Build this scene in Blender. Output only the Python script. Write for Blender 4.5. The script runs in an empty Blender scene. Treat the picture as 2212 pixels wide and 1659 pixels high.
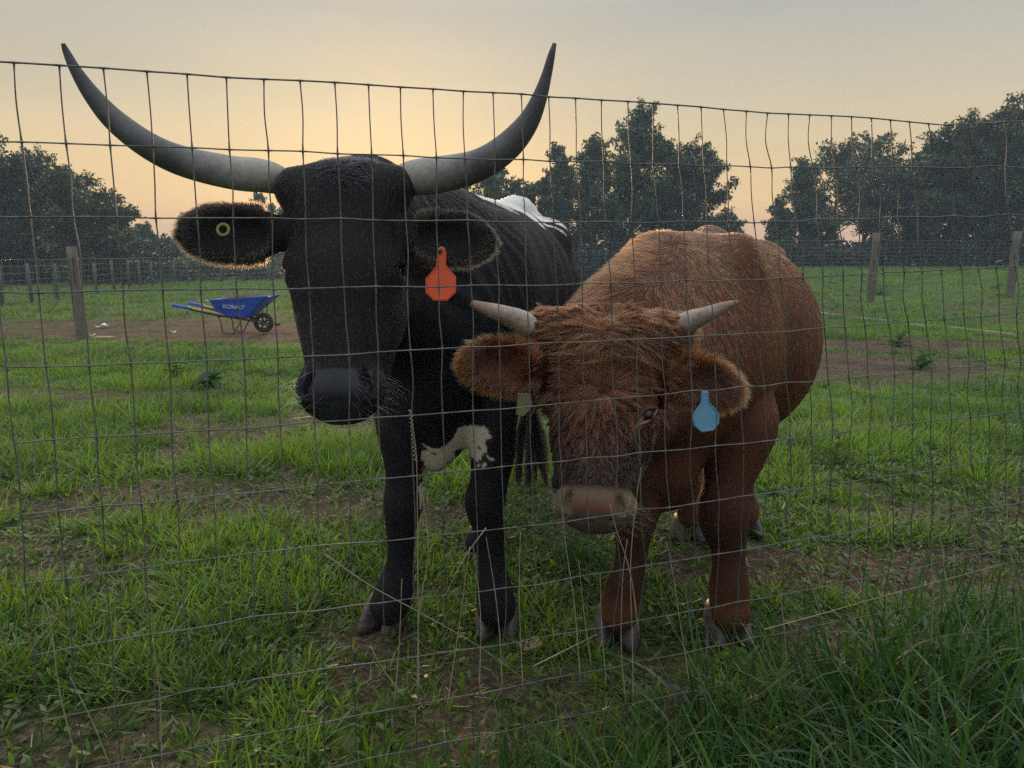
import bpy, math, random
import numpy as np
from mathutils import Vector, Matrix
from mathutils.kdtree import KDTree

# ------------------------------------------------------------------ camera, sky, sun, exposure
SC = bpy.context.scene
COL = SC.collection
CH = 1.02                      # camera height
FP = 1580.0                    # focal length in units of a 2212 wide picture
PITCH = math.radians(9.52)
cam_d = bpy.data.cameras.new("camera")
cam_d.sensor_width = 36.0
cam_d.lens = FP / 2212.0 * 36.0
cam_d.clip_start = 0.02
cam_d.clip_end = 3000.0
cam = bpy.data.objects.new("camera", cam_d)
cam.location = (0, 0, CH)
cam.rotation_euler = (math.radians(90) - PITCH, 0, 0)
COL.objects.link(cam)
SC.camera = cam

SUN_EL = math.radians(7.0)
SUN_AZ = math.radians(-9.0)    # measured from +Y towards +X
SUN_DIR = Vector((math.sin(SUN_AZ) * math.cos(SUN_EL), math.cos(SUN_AZ) * math.cos(SUN_EL), math.sin(SUN_EL)))

world = bpy.data.worlds.new("World")
SC.world = world
world.use_nodes = True
wn, wl = world.node_tree.nodes, world.node_tree.links
wn.clear()
w_out = wn.new("ShaderNodeOutputWorld")
w_add = wn.new("ShaderNodeAddShader")
wl.new(w_add.outputs[0], w_out.inputs[0])
sky = wn.new("ShaderNodeTexSky")
sky.sky_type = 'NISHITA'
sky.sun_disc = False
sky.sun_elevation = SUN_EL
sky.sun_rotation = SUN_AZ
sky.dust_density = 4.0
sky.air_density = 1.6
bg1 = wn.new("ShaderNodeBackground")
bg1.inputs[1].default_value = 0.005
wl.new(sky.outputs[0], bg1.inputs[0])
wl.new(bg1.outputs[0], w_add.inputs[0])
# high thin haze that veils the evening sky: a smooth ramp by elevation, warmer towards the sun; overhead raised out of view to brighten the ground
w_tc = wn.new("ShaderNodeTexCoord")
w_nm = wn.new("ShaderNodeVectorMath"); w_nm.operation = 'NORMALIZE'
wl.new(w_tc.outputs['Generated'], w_nm.inputs[0])
w_sep = wn.new("ShaderNodeSeparateXYZ")
wl.new(w_nm.outputs[0], w_sep.inputs[0])


def wramp(stops):
    r = wn.new("ShaderNodeValToRGB")
    els = r.color_ramp.elements
    while len(els) < len(stops):
        els.new(0.5)
    for e, (p, c) in zip(els, stops):
        e.position = p
        e.color = (c[0], c[1], c[2], 1)
    wl.new(w_sep.outputs['Z'], r.inputs[0])
    return r


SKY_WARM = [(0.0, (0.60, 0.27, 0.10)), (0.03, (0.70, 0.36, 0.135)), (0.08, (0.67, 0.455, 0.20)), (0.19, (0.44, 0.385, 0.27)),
            (0.30, (0.32, 0.325, 0.30)), (0.5, (0.56, 0.59, 0.60)), (1.0, (1.04, 1.06, 1.06))]  # overhead stops, above the view, are raised as fill light for the ground
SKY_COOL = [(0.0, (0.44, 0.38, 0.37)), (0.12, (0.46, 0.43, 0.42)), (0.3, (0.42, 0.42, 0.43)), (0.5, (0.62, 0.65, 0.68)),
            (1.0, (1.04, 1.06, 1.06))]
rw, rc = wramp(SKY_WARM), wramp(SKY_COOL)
w_dot = wn.new("ShaderNodeVectorMath"); w_dot.operation = 'DOT_PRODUCT'
wl.new(w_nm.outputs[0], w_dot.inputs[0])
w_dot.inputs[1].default_value = tuple(SUN_DIR)
w_mr = wn.new("ShaderNodeMapRange")
w_mr.inputs['From Min'].default_value = -0.5
w_mr.inputs['From Max'].default_value = 1.0
w_mr.interpolation_type = 'SMOOTHSTEP'
wl.new(w_dot.outputs['Value'], w_mr.inputs[0])
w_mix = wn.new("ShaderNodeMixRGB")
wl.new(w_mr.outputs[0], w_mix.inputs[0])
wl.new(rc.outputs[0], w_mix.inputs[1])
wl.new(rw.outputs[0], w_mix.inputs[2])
# soft veiled glow round the hidden sun
w_pow = wn.new("ShaderNodeMath"); w_pow.operation = 'POWER'
w_cl = wn.new("ShaderNodeClamp")
wl.new(w_dot.outputs['Value'], w_cl.inputs[0])
wl.new(w_cl.outputs[0], w_pow.inputs[0])
w_pow.inputs[1].default_value = 22.0
w_glow = wn.new("ShaderNodeMixRGB"); w_glow.blend_type = 'ADD'
wl.new(w_pow.outputs[0], w_glow.inputs[0])
wl.new(w_mix.outputs[0], w_glow.inputs[1])
w_glow.inputs[2].default_value = (0.05, 0.045, 0.025, 1)
# faint streaks of high cloud
w_cn = wn.new("ShaderNodeTexNoise")
w_cm = wn.new("ShaderNodeMapping")
w_cm.inputs['Scale'].default_value = (1.2, 1.2, 7.0)
wl.new(w_nm.outputs[0], w_cm.inputs[0])
wl.new(w_cm.outputs[0], w_cn.inputs['Vector'])
w_cn.inputs['Scale'].default_value = 2.2
w_cn.inputs['Detail'].default_value = 3.0
w_cr = wn.new("ShaderNodeMapRange")
w_cr.inputs['From Min'].default_value = 0.3
w_cr.inputs['From Max'].default_value = 0.7
w_cr.inputs['To Min'].default_value = 0.95
w_cr.inputs['To Max'].default_value = 1.04
wl.new(w_cn.outputs[0], w_cr.inputs[0])
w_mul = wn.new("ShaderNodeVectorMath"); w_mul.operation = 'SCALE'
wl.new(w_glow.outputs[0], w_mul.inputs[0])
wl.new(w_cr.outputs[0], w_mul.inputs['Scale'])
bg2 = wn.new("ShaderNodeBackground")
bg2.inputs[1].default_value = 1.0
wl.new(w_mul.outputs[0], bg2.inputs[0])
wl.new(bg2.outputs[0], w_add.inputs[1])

sun_d = bpy.data.lights.new("sun", 'SUN')
sun_d.energy = 1.7
sun_d.angle = math.radians(6.0)
sun_d.color = (1.0, 0.62, 0.32)
sun = bpy.data.objects.new("sun", sun_d)
sun.rotation_euler = SUN_DIR.to_track_quat('Z', 'Y').to_euler()
sun.location = (0, 0, 20)
COL.objects.link(sun)

SC.view_settings.view_transform = 'Standard'
SC.view_settings.look = 'None'
SC.view_settings.exposure = 0.50
SC.view_settings.gamma = 1.0
SC.view_settings.use_curve_mapping = False
SC.cycles.max_bounces = 6
SC.cycles.transparent_max_bounces = 8
SC.cycles.use_denoising = False

# ------------------------------------------------------------------ helpers
rng = np.random.default_rng(7)
random.seed(7)
UPV = np.array([0.0, math.sin(PITCH), math.cos(PITCH)])
FWD = np.array([0.0, math.cos(PITCH), -math.sin(PITCH)])


def ray(px, py):
    return FWD + np.array([(px - 1106.0) / FP, 0, 0]) + UPV * ((829.5 - py) / FP)


def W(px, py, Y):
    """point of the place at distance Y that the photograph shows at (px, py)"""
    r = ray(px, py)
    return np.array([0, 0, CH]) + r * (Y / r[1])


def WR(pr, px, py, Y):
    return pr / FP * (Y / ray(px, py)[1])


def WG(px, py, z=0.0):
    r = ray(px, py)
    return np.array([0, 0, CH]) + r * ((z - CH) / r[2])


def tag(o, label=None, cat=None, group=None, kind=None):
    if label: o['label'] = label
    if cat: o['category'] = cat
    if group: o['group'] = group
    if kind: o['kind'] = kind
    return o


def empty(name, loc, label, cat, group=None):
    o = bpy.data.objects.new(name, None)
    o.location = tuple(loc)
    o.empty_display_size = 0.1
    COL.objects.link(o)
    return tag(o, label, cat, group)


def link(name, me, parent=None):
    o = bpy.data.objects.new(name, me)
    COL.objects.link(o)
    if parent is not None:
        o.parent = parent
        o.location = (0, 0, 0) if parent.parent is not None else tuple(-Vector(parent.location))
    return o


def mesh_np(name, V, F, mat=None, parent=None, smooth=True, attrs=None):
    """V (n,3), F list of arrays each (m,k). World coordinates."""
    me = bpy.data.meshes.new(name)
    V = np.ascontiguousarray(V, dtype=np.float32)
    if not isinstance(F, (list, tuple)):
        F = [F]
    F = [np.asarray(f, dtype=np.int32) for f in F if len(f)]
    me.vertices.add(len(V))
    me.vertices.foreach_set('co', V.ravel())
    nl = sum(f.size for f in F)
    npoly = sum(len(f) for f in F)
    me.loops.add(nl)
    me.loops.foreach_set('vertex_index', np.concatenate([f.ravel() for f in F]))
    me.polygons.add(npoly)
    tot = np.concatenate([np.full(len(f), f.shape[1], np.int32) for f in F])
    st = np.concatenate([[0], np.cumsum(tot)[:-1]]).astype(np.int32)
    me.polygons.foreach_set('loop_start', st)
    me.update(calc_edges=True)
    if smooth:
        me.polygons.foreach_set('use_smooth', np.ones(npoly, dtype=bool))
    if attrs:
        for k, a in attrs.items():
            a = np.asarray(a, dtype=np.float32)
            if a.ndim == 2:
                at = me.attributes.new(k, 'FLOAT_COLOR', 'POINT')
                if a.shape[1] == 3:
                    a = np.concatenate([a, np.ones((len(a), 1), np.float32)], 1)
                at.data.foreach_set('color', a.ravel())
            else:
                at = me.attributes.new(k, 'FLOAT', 'POINT')
                at.data.foreach_set('value', a)
    if mat is not None:
        me.materials.append(mat)
    me.validate()
    return link(name, me, parent)


class MB:
    """collects simple shapes and links them as one mesh object"""
    def __init__(s):
        s.v, s.f = [], []

    def add(s, V, F):
        b = len(s.v)
        s.v += [tuple(map(float, p)) for p in V]
        s.f += [tuple(int(i) + b for i in f) for f in F]

    def box(s, c, size, R=None):
        x, y, z = [q / 2 for q in size]
        P = [(-x, -y, -z), (x, -y, -z), (x, y, -z), (-x, y, -z), (-x, -y, z), (x, -y, z), (x, y, z), (-x, y, z)]
        if R is not None:
            P = [tuple(R @ Vector(p)) for p in P]
        s.add([(p[0] + c[0], p[1] + c[1], p[2] + c[2]) for p in P],
              [(0, 3, 2, 1), (4, 5, 6, 7), (0, 1, 5, 4), (1, 2, 6, 5), (2, 3, 7, 6), (3, 0, 4, 7)])

    def tube(s, pts, rad, n=8, cap=True, sx=1.0):
        V, F = tube_arrays(pts, rad, n, cap)
        s.add(V, F)

    def build(s, name, mat, parent=None, smooth=False, bevel=0):
        me = bpy.data.meshes.new(name)
        me.from_pydata(s.v, [], s.f)
        if smooth:
            me.polygons.foreach_set('use_smooth', [True] * len(me.polygons))
        me.materials.append(mat)
        o = link(name, me, parent)
        if bevel:
            m = o.modifiers.new('bevel', 'BEVEL')
            m.width = bevel
            m.segments = 2
            m.limit_method = 'ANGLE'
        return o


def tube_arrays(pts, rad, n=8, cap=True):
    P = np.asarray(pts, float)
    m = len(P)
    rad = np.broadcast_to(np.asarray(rad, float), (m,))
    T = np.gradient(P, axis=0)
    T /= np.linalg.norm(T, axis=1)[:, None] + 1e-9
    ref = np.array([0, 0, 1.0]) if abs(T[0][2]) < 0.9 else np.array([1.0, 0, 0])
    N = np.zeros_like(P)
    a = np.cross(T[0], ref); a /= np.linalg.norm(a)
    for i in range(m):
        a = a - T[i] * np.dot(a, T[i]); a /= np.linalg.norm(a)
        N[i] = a
    B = np.cross(T, N)
    th = np.linspace(0, 2 * math.pi, n, endpoint=False)
    V = P[:, None, :] + rad[:, None, None] * (np.cos(th)[None, :, None] * N[:, None, :] + np.sin(th)[None, :, None] * B[:, None, :])
    V = V.reshape(-1, 3)
    F = []
    for i in range(m - 1):
        for j in range(n):
            k = (j + 1) % n
            F.append((i * n + j, i * n + k, (i + 1) * n + k, (i + 1) * n + j))
    if cap:
        F.append(tuple(range(n))[::-1])
        F.append(tuple((m - 1) * n + j for j in range(n)))
    return V, F


def cat_rom(P, sub=8):
    P = np.asarray(P, float)
    Q = np.vstack([2 * P[0] - P[1], P, 2 * P[-1] - P[-2]])
    out = []
    for i in range(1, len(Q) - 2):
        for t in np.arange(sub) / sub:
            p0, p1, p2, p3 = Q[i - 1], Q[i], Q[i + 1], Q[i + 2]
            out.append(0.5 * ((2 * p1) + (-p0 + p2) * t + (2 * p0 - 5 * p1 + 4 * p2 - p3) * t * t + (-p0 + 3 * p1 - 3 * p2 + p3) * t ** 3))
    out.append(P[-1])
    return np.array(out)


def norm(v):
    v = np.asarray(v, float)
    return v / (np.linalg.norm(v, axis=-1, keepdims=True) + 1e-12)


def sstep(a, b, x):
    t = np.clip((x - a) / (b - a), 0, 1)
    return t * t * (3 - 2 * t)


_perm = rng.random((256, 256)).astype(np.float32)


def vnoise(x, y):
    xi, yi = np.floor(x).astype(int), np.floor(y).astype(int)
    fx, fy = x - xi, y - yi
    fx, fy = fx * fx * (3 - 2 * fx), fy * fy * (3 - 2 * fy)
    g = lambda i, j: _perm[i % 256, j % 256]
    return (g(xi, yi) * (1 - fx) + g(xi + 1, yi) * fx) * (1 - fy) + (g(xi, yi + 1) * (1 - fx) + g(xi + 1, yi + 1) * fx) * fy


def fbm(x, y, o=4):
    s, a, t = 0, 1.0, 0
    for k in range(o):
        s = s + a * vnoise(x * 2 ** k + 17 * k, y * 2 ** k + 31 * k)
        t += a
        a *= 0.5
    return s / t


_p3 = rng.random((64, 64, 64)).astype(np.float32)


def vn3(P):
    I = np.floor(P).astype(int)
    f = P - I
    f = f * f * (3 - 2 * f)
    r = 0
    for dx in (0, 1):
        for dy in (0, 1):
            for dz in (0, 1):
                w = (f[:, 0] if dx else 1 - f[:, 0]) * (f[:, 1] if dy else 1 - f[:, 1]) * (f[:, 2] if dz else 1 - f[:, 2])
                r = r + w * _p3[(I[:, 0] + dx) % 64, (I[:, 1] + dy) % 64, (I[:, 2] + dz) % 64]
    return r


# ------------------------------------------------------------------ materials
class Mat:
    def __init__(s, name):
        s.m = bpy.data.materials.new(name)
        s.m.use_nodes = True
        s.n, s.l = s.m.node_tree.nodes, s.m.node_tree.links
        s.n.clear()
        s.out = s.n.new("ShaderNodeOutputMaterial")

    def new(s, t, **kw):
        nd = s.n.new(t)
        for k, v in kw.items():
            setattr(nd, k, v)
        return nd

    def noise(s, scale, detail=4, rough=0.6, coord='Object', vec=None, stretch=None):
        nz = s.new("ShaderNodeTexNoise")
        nz.inputs['Scale'].default_value = scale
        nz.inputs['Detail'].default_value = detail
        nz.inputs['Roughness'].default_value = rough
        tc = s.new("ShaderNodeTexCoord")
        src = tc.outputs[coord]
        if stretch:
            mp = s.new("ShaderNodeMapping")
            mp.inputs['Scale'].default_value = stretch
            s.l.new(src, mp.inputs[0])
            src = mp.outputs[0]
        s.l.new(src, nz.inputs['Vector'])
        return nz

    def ramp(s, fac, stops):
        r = s.new("ShaderNodeValToRGB")
        els = r.color_ramp.elements
        while len(els) < len(stops):
            els.new(0.5)
        for e, (p, c) in zip(els, stops):
            e.position = p
            e.color = (c[0], c[1], c[2], 1)
        s.l.new(fac, r.inputs[0])
        return r

    def mix(s, fac, a, b, mode='MIX'):
        m = s.new("ShaderNodeMixRGB", blend_type=mode)
        for inp, v in zip(m.inputs, (fac, a, b)):
            if isinstance(v, bpy.types.NodeSocket):
                s.l.new(v, inp)
            elif isinstance(v, (int, float)):
                inp.default_value = v
            else:
                inp.default_value = (v[0], v[1], v[2], 1)
        return m

    def attr(s, name):
        a = s.new("ShaderNodeAttribute")
        a.attribute_name = name
        return a

    def bsdf(s, color, rough=0.6, bump=None, bstr=0.3, bdist=0.01, metal=0, spec=0.5):
        b = s.new("ShaderNodeBsdfPrincipled")
        for k, v in (('Base Color', color), ('Roughness', rough), ('Metallic', metal), ('Specular IOR Level', spec)):
            if isinstance(v, bpy.types.NodeSocket):
                s.l.new(v, b.inputs[k])
            elif isinstance(v, (int, float)):
                b.inputs[k].default_value = v
            else:
                b.inputs[k].default_value = (v[0], v[1], v[2], 1)
        if bump is not None:
            bp = s.new("ShaderNodeBump")
            bp.inputs['Strength'].default_value = bstr
            bp.inputs['Distance'].default_value = bdist
            s.l.new(bump, bp.inputs['Height'])
            s.l.new(bp.outputs[0], b.inputs['Normal'])
        return b

    def done(s, sh):
        s.l.new(sh.outputs[0], s.out.inputs[0])
        return s.m


def simple(name, c1, c2, scale=20, rough=0.6, bstr=0.2, bdist=0.004, metal=0, stretch=None, spec=0.5):
    m = Mat(name)
    nz = m.noise(scale, 5, 0.6, stretch=stretch)
    r = m.ramp(nz.outputs[0], [(0.3, c1), (0.7, c2)])
    return m.done(m.bsdf(r.outputs[0], rough, nz.outputs[0], bstr, bdist, metal, spec))


def leafy(name, trans=0.45, rough=0.5, gloss=0.06):
    """leaf stuff coloured blade by blade through the attribute 'tint'"""
    m = Mat(name)
    a = m.attr('tint')
    d = m.new("ShaderNodeBsdfDiffuse")
    t = m.new("ShaderNodeBsdfTranslucent")
    g = m.new("ShaderNodeBsdfGlossy")
    g.inputs['Roughness'].default_value = rough
    m.l.new(a.outputs['Color'], d.inputs[0])
    br = m.mix(1.0, a.outputs['Color'], (1.25, 1.3, 0.6), 'MULTIPLY')
    m.l.new(br.outputs[0], t.inputs[0])
    m1 = m.new("ShaderNodeMixShader"); m1.inputs[0].default_value = trans
    m.l.new(d.outputs[0], m1.inputs[1]); m.l.new(t.outputs[0], m1.inputs[2])
    fr = m.new("ShaderNodeFresnel"); fr.inputs[0].default_value = 1.4
    m2 = m.new("ShaderNodeMixShader")
    mul = m.new("ShaderNodeMath", operation='MULTIPLY'); mul.inputs[1].default_value = gloss * 8
    m.l.new(fr.outputs[0], mul.inputs[0])
    m.l.new(mul.outputs[0], m2.inputs[0])
    m.l.new(m1.outputs[0], m2.inputs[1]); m.l.new(g.outputs[0], m2.inputs[2])
    return m.done(m2)


# ------------------------------------------------------------------ ground
def rise(x, y):
    return 0.62 * sstep(13, 34, y) * sstep(-4, 7, x) + 0.12 * sstep(14, 30, y)


def gh(x, y):
    x, y = np.asarray(x, float), np.asarray(y, float)
    b = (fbm(x * 1.3 + 9, y * 1.3 + 5, 3) - 0.5) * 0.035 * (1 - np.exp(-((y - 1.0) / 3.0) ** 2) * 0.5)
    return rise(x, y) + b - 0.012


# bare soil: (x, y, rx, ry, strength)
def soil_mask(x, y):
    n = fbm(x * 1.1, y * 1.1, 4)
    n2 = fbm(x * 3.7 + 40, y * 3.7 + 11, 3)
    n3_ = fbm(x * 9 + 4, y * 9 + 2, 2)
    base = sstep(0.485, 0.585, n * 0.42 + n2 * 0.38 + n3_ * .20)
    base *= 1 - 0.5 * sstep(12, 20, y)
    def patch(cx, cy, rx, ry, s=1.0):
        d = ((x - cx) / rx) ** 2 + ((y - cy) / ry) ** 2
        return s * sstep(1.25, 0.6, d + (n2 - 0.5) * 1.5 + (n3_ - .5) * .8)
    p = patch(-7.5, 11.2, 6.5, 1.7, .88) 
    p = np.maximum(p, patch(-3.4, 10.6, 2.4, 1.2, 0.95))
    p = np.maximum(p, patch(-4.0, 13.5, 2.8, 0.7, 0.55))
    p = np.maximum(p, patch(3.0, 7.2, 1.5, 1.4, 0.95))
    p = np.maximum(p, patch(4.7, 9.0, 2.2, 0.6, 0.95))
    p = np.maximum(p, patch(-1.35, 3.1, 1.2, 0.28, 0.85))
    p = np.maximum(p, patch(-0.55, 2.9, 0.6, 0.25, 0.8))
    p = np.maximum(p, patch(0.35, 2.9, 0.7, 0.5, 0.6))
    p = np.maximum(p, patch(1.35, 2.35, 0.8, 0.24, 0.95))
    p = np.maximum(p, patch(1.9, 2.9, 0.6, 0.18, 0.7))
    p = np.maximum(p, patch(-1.6, 2.35, 0.4, 0.22, 0.8))
    p = np.maximum(p, patch(-0.9, 1.4, 0.35, 0.2, 0.8))
    lush = np.maximum(np.exp(-(((x + 2.6) / 2.2) ** 2 + ((y - 7.5) / 1.2) ** 2)), 0)
    lush = np.maximum(lush, np.exp(-(((x + 0.45) / 0.35) ** 2 + ((y - 3.55) / 0.25) ** 2)))
    lush = np.maximum(lush, np.exp(-(((x - 3.6) / 1.6) ** 2 + ((y - 5.2) / 1.1) ** 2)))
    return np.clip(np.maximum(base * 0.85, p) - lush * 0.9, 0, 1)


gx = np.sinh(np.linspace(-4.9, 4.9, 380)) * 3.0
gy = np.concatenate([np.linspace(-60, -1, 14), np.linspace(-0.6, 6, 130), 6 + np.sinh(np.linspace(0.02, 4.6, 190)) * 9])
GX, GY = np.meshgrid(gx, gy)
GZ = gh(GX, GY)
soil = soil_mask(GX, GY)
nx, ny = len(gx), len(gy)
idx = np.arange(nx * ny).reshape(ny, nx)
Fq = np.stack([idx[:-1, :-1], idx[:-1, 1:], idx[1:, 1:], idx[1:, :-1]], -1).reshape(-1, 4)
m = Mat("pasture_soil")
sa = m.attr('soil')
n1 = m.noise(60, 8, 0.7)
n2_ = m.noise(6, 6, 0.6)
n3 = m.noise(0.7, 5, 0.6)
soilc = m.ramp(n1.outputs[0], [(0.32, (0.022, 0.014, 0.012)), (0.50, (0.082, 0.050, 0.041)), (0.66, (0.22, 0.155, 0.125))])
grc = m.ramp(n2_.outputs[0], [(0.3, (0.040, 0.078, 0.018)), (0.6, (0.080, 0.145, 0.032)), (0.8, (0.12, 0.165, 0.05))])
grc2 = m.ramp(n3.outputs[0], [(0.35, (0.8, 0.85, 0.8)), (0.65, (1.15, 1.1, 0.95))])
grm = m.mix(1.0, grc.outputs[0], grc2.outputs[0], 'MULTIPLY')
n5 = m.noise(2.6, 7, 0.65)
sv = m.ramp(n5.outputs[0], [(0.36, (0.55, 0.52, 0.52)), (0.62, (1.25, 1.2, 1.15))])
soilv = m.mix(1.0, soilc.outputs[0], sv.outputs[0], 'MULTIPLY')
gm = m.mix(sa.outputs['Fac'], grm.outputs[0], soilv.outputs[0])
ground = mesh_np("ground", np.stack([GX, GY, GZ], -1).reshape(-1, 3), Fq,
                 m.done(m.bsdf(gm.outputs[0], 0.95, n1.outputs[0], 0.6, 0.02, spec=0.15)), attrs={'soil': soil.ravel()})
tag(ground, kind='structure')
# ------------------------------------------------------------------ trees and brush beyond the pasture
M_leaf = leafy("tree_leaf", 0.35, 0.6, 0.03)
M_bark = simple("bark", (0.03, 0.024, 0.02), (0.075, 0.06, 0.048), 14, 0.9, 0.6, 0.02, stretch=(3, 3, 0.6))
M_post = simple("weathered_wood", (0.065, 0.057, 0.047), (0.17, 0.15, 0.125), 9, 0.85, 0.5, 0.01, stretch=(6, 6, 0.7))
M_post_d = simple('old_grey_wood', (0.055, 0.052, 0.045), (0.13, 0.12, 0.105), 9, 0.85, 0.5, 0.01, stretch=(6, 6, 0.7))
M_wire_far = simple("galvanised_far_wire", (0.16, 0.17, 0.17), (0.27, 0.28, 0.28), 30, 0.5, 0.1, 0.001, 0.6)

GREENS = {
    'cedar': ((0.030, 0.056, 0.026), (0.075, 0.115, 0.045)),
    'oak': ((0.030, 0.056, 0.024), (0.085, 0.125, 0.040)),
    'lacy': ((0.045, 0.065, 0.028), (0.085, 0.100, 0.038)),
    'bush': ((0.050, 0.075, 0.025), (0.15, 0.16, 0.050)),
    'dark': ((0.024, 0.040, 0.026), (0.050, 0.070, 0.038)),
}


def leaf_tris(C, size, tint, updir=None, aspect=0.5):
    """one small pointed leaf spray (two triangles) at each centre"""
    n = len(C)
    d = norm(rng.normal(size=(n, 3)) + (0 if updir is None else updir))
    s = norm(np.cross(d, rng.normal(size=(n, 3))))
    L = size * rng.uniform(0.35, 1.6, n)[:, None]
    w = L * aspect
    a = C - d * L * 0.5
    b = C + s * w * 0.5
    c = C + d * L * 0.5
    e = C - s * w * 0.5
    V = np.stack([a, b, c, e], 1).reshape(-1, 3)
    F = np.arange(4 * n).reshape(n, 4)
    return V, F, np.repeat(tint, 4, 0)


def make_tree(px, ytop, hw, Y, kind, label, shape='cone', dens=1.0, base=0.06, seed=0, group=None, name=None, ybot=None):
    r = np.random.default_rng(1000 + seed)
    top = W(px, ytop, Y)
    x, y = top[0], Y
    z0 = float(gh(x, y)) - 0.05
    H = top[2] - z0
    Rm = WR(hw, px, ytop, Y)
    root = empty(name or ('cedar_tree' if kind == 'cedar' else 'tree'), (x, y, z0), label, 'tree', group)
    mb = MB()
    lean = r.normal(0, 0.02, 2)
    tp = [(x + lean[0] * t * H + 0.1 * math.sin(3 * t + seed), y + lean[1] * t * H, z0 + t * H * 0.96) for t in np.linspace(0, 1, 9)]
    r0 = 0.018 * H + 0.05
    mb.tube(tp, [r0 * (1 - 0.93 * t) for t in np.linspace(0, 1, 9)], 7)
    tp = np.array(tp)
    nl = int(58 * (H / 7))
    C, T = [], []
    c0, c1 = GREENS[kind]
    c0, c1 = np.array(c0), np.array(c1)
    for i in range(nl):
        t = base + (1 - base) * ((i + r.random()) / nl) ** 0.9
        if shape == 'cone':
            Rr = Rm * max(0.04, (1 - t)) ** 0.92 * (1.1 if t > base + 0.08 else 0.8)
        elif shape == 'round':
            Rr = Rm * math.sqrt(max(0.03, 1 - ((t - 0.52) / 0.52) ** 2))
        else:
            Rr = Rm * (0.35 + 0.75 * math.sin(math.pi * min(1, t * 0.9 + 0.1)))
        Rr *= r.uniform(0.55, 1.25)
        a = r.uniform(0, 2 * math.pi)
        k = min(8, t * 8)
        p0 = tp[int(k)] + (tp[min(8, int(k) + 1)] - tp[int(k)]) * (k - int(k))
        up = r.uniform(0.25, 0.75) if kind != 'lacy' else r.uniform(0.5, 1.1)
        dv = np.array([math.cos(a), math.sin(a), up])
        p2 = p0 + dv * Rr
        p1 = p0 + dv * Rr * 0.5 + np.array([0, 0, -0.06 * Rr])
        mb.tube([p0, p1, p2], [r0 * 0.28 * (1 - t) + 0.016, 0.014 + 0.006 * (1 - t), 0.008], 4, cap=False)
        nc = int((7 if kind != 'lacy' else 6) * (0.6 + Rr / Rm))
        ax = norm(p2 - p0)
        for j in range(nc):
            s = 0.22 + 0.85 * (j + r.random()) / nc
            pc = p0 + (p2 - p0) * s
            td = norm(ax * r.uniform(.3, 1.0) + r.normal(0, .62, 3) + np.array([0, 0, .65 if kind == 'cedar' else .1]))
            tl_ = (0.26 * Rm + 0.22) * r.uniform(0.5, 1.25)
            m_ = int((50 if kind != 'lacy' else 20) * dens * (tl_ / 0.5)) + 5
            u_ = r.random(m_) ** .8
            wd = (0.085 + .055 * Rm) * (1 - .55 * u_)[:, None] * (1.25 if kind in ('oak', 'dark', 'bush') else .95)
            pts = pc + td * (u_ * tl_)[:, None] + np.clip(r.normal(0, 1, (m_, 3)), -1.6, 1.6) * wd * np.array([1, 1, .8])
            br = r.uniform(0, 1)
            tt = np.clip(br + r.normal(0, 0.2, (m_, 1)), 0, 1)
            C.append(pts)
            T.append(c0 + (c1 - c0) * tt)
    # leading shoot
    m_ = int(60 * dens)
    q = np.stack([r.normal(0, 0.05 * Rm + 0.03, m_), r.normal(0, 0.05 * Rm + .03, m_), r.uniform(-0.16 * H, 0.02 * H, m_)], 1)
    C.append(np.array([tp[-1][0], tp[-1][1], z0 + H]) + q)
    T.append(np.repeat(((c0 + c1) / 2)[None], m_, 0))
    C, T = np.concatenate(C), np.concatenate(T)
    keep = C[:, 2] > z0 + 0.1
    C, T = C[keep], T[keep]
    size = 0.15 * (Y / 36) if kind != 'lacy' else 0.13 * (Y / 36)
    V, F, TT = leaf_tris(C, size, T, np.array([0, 0, 0.9]) if kind in ('cedar', 'dark') else None, 0.42 if kind in ('cedar', 'dark') else 0.6)
    mb.build('trunk', M_bark, root, smooth=True)
    mesh_np('crown', V, F, M_leaf, root, smooth=False, attrs={'tint': TT})
    return root


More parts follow.
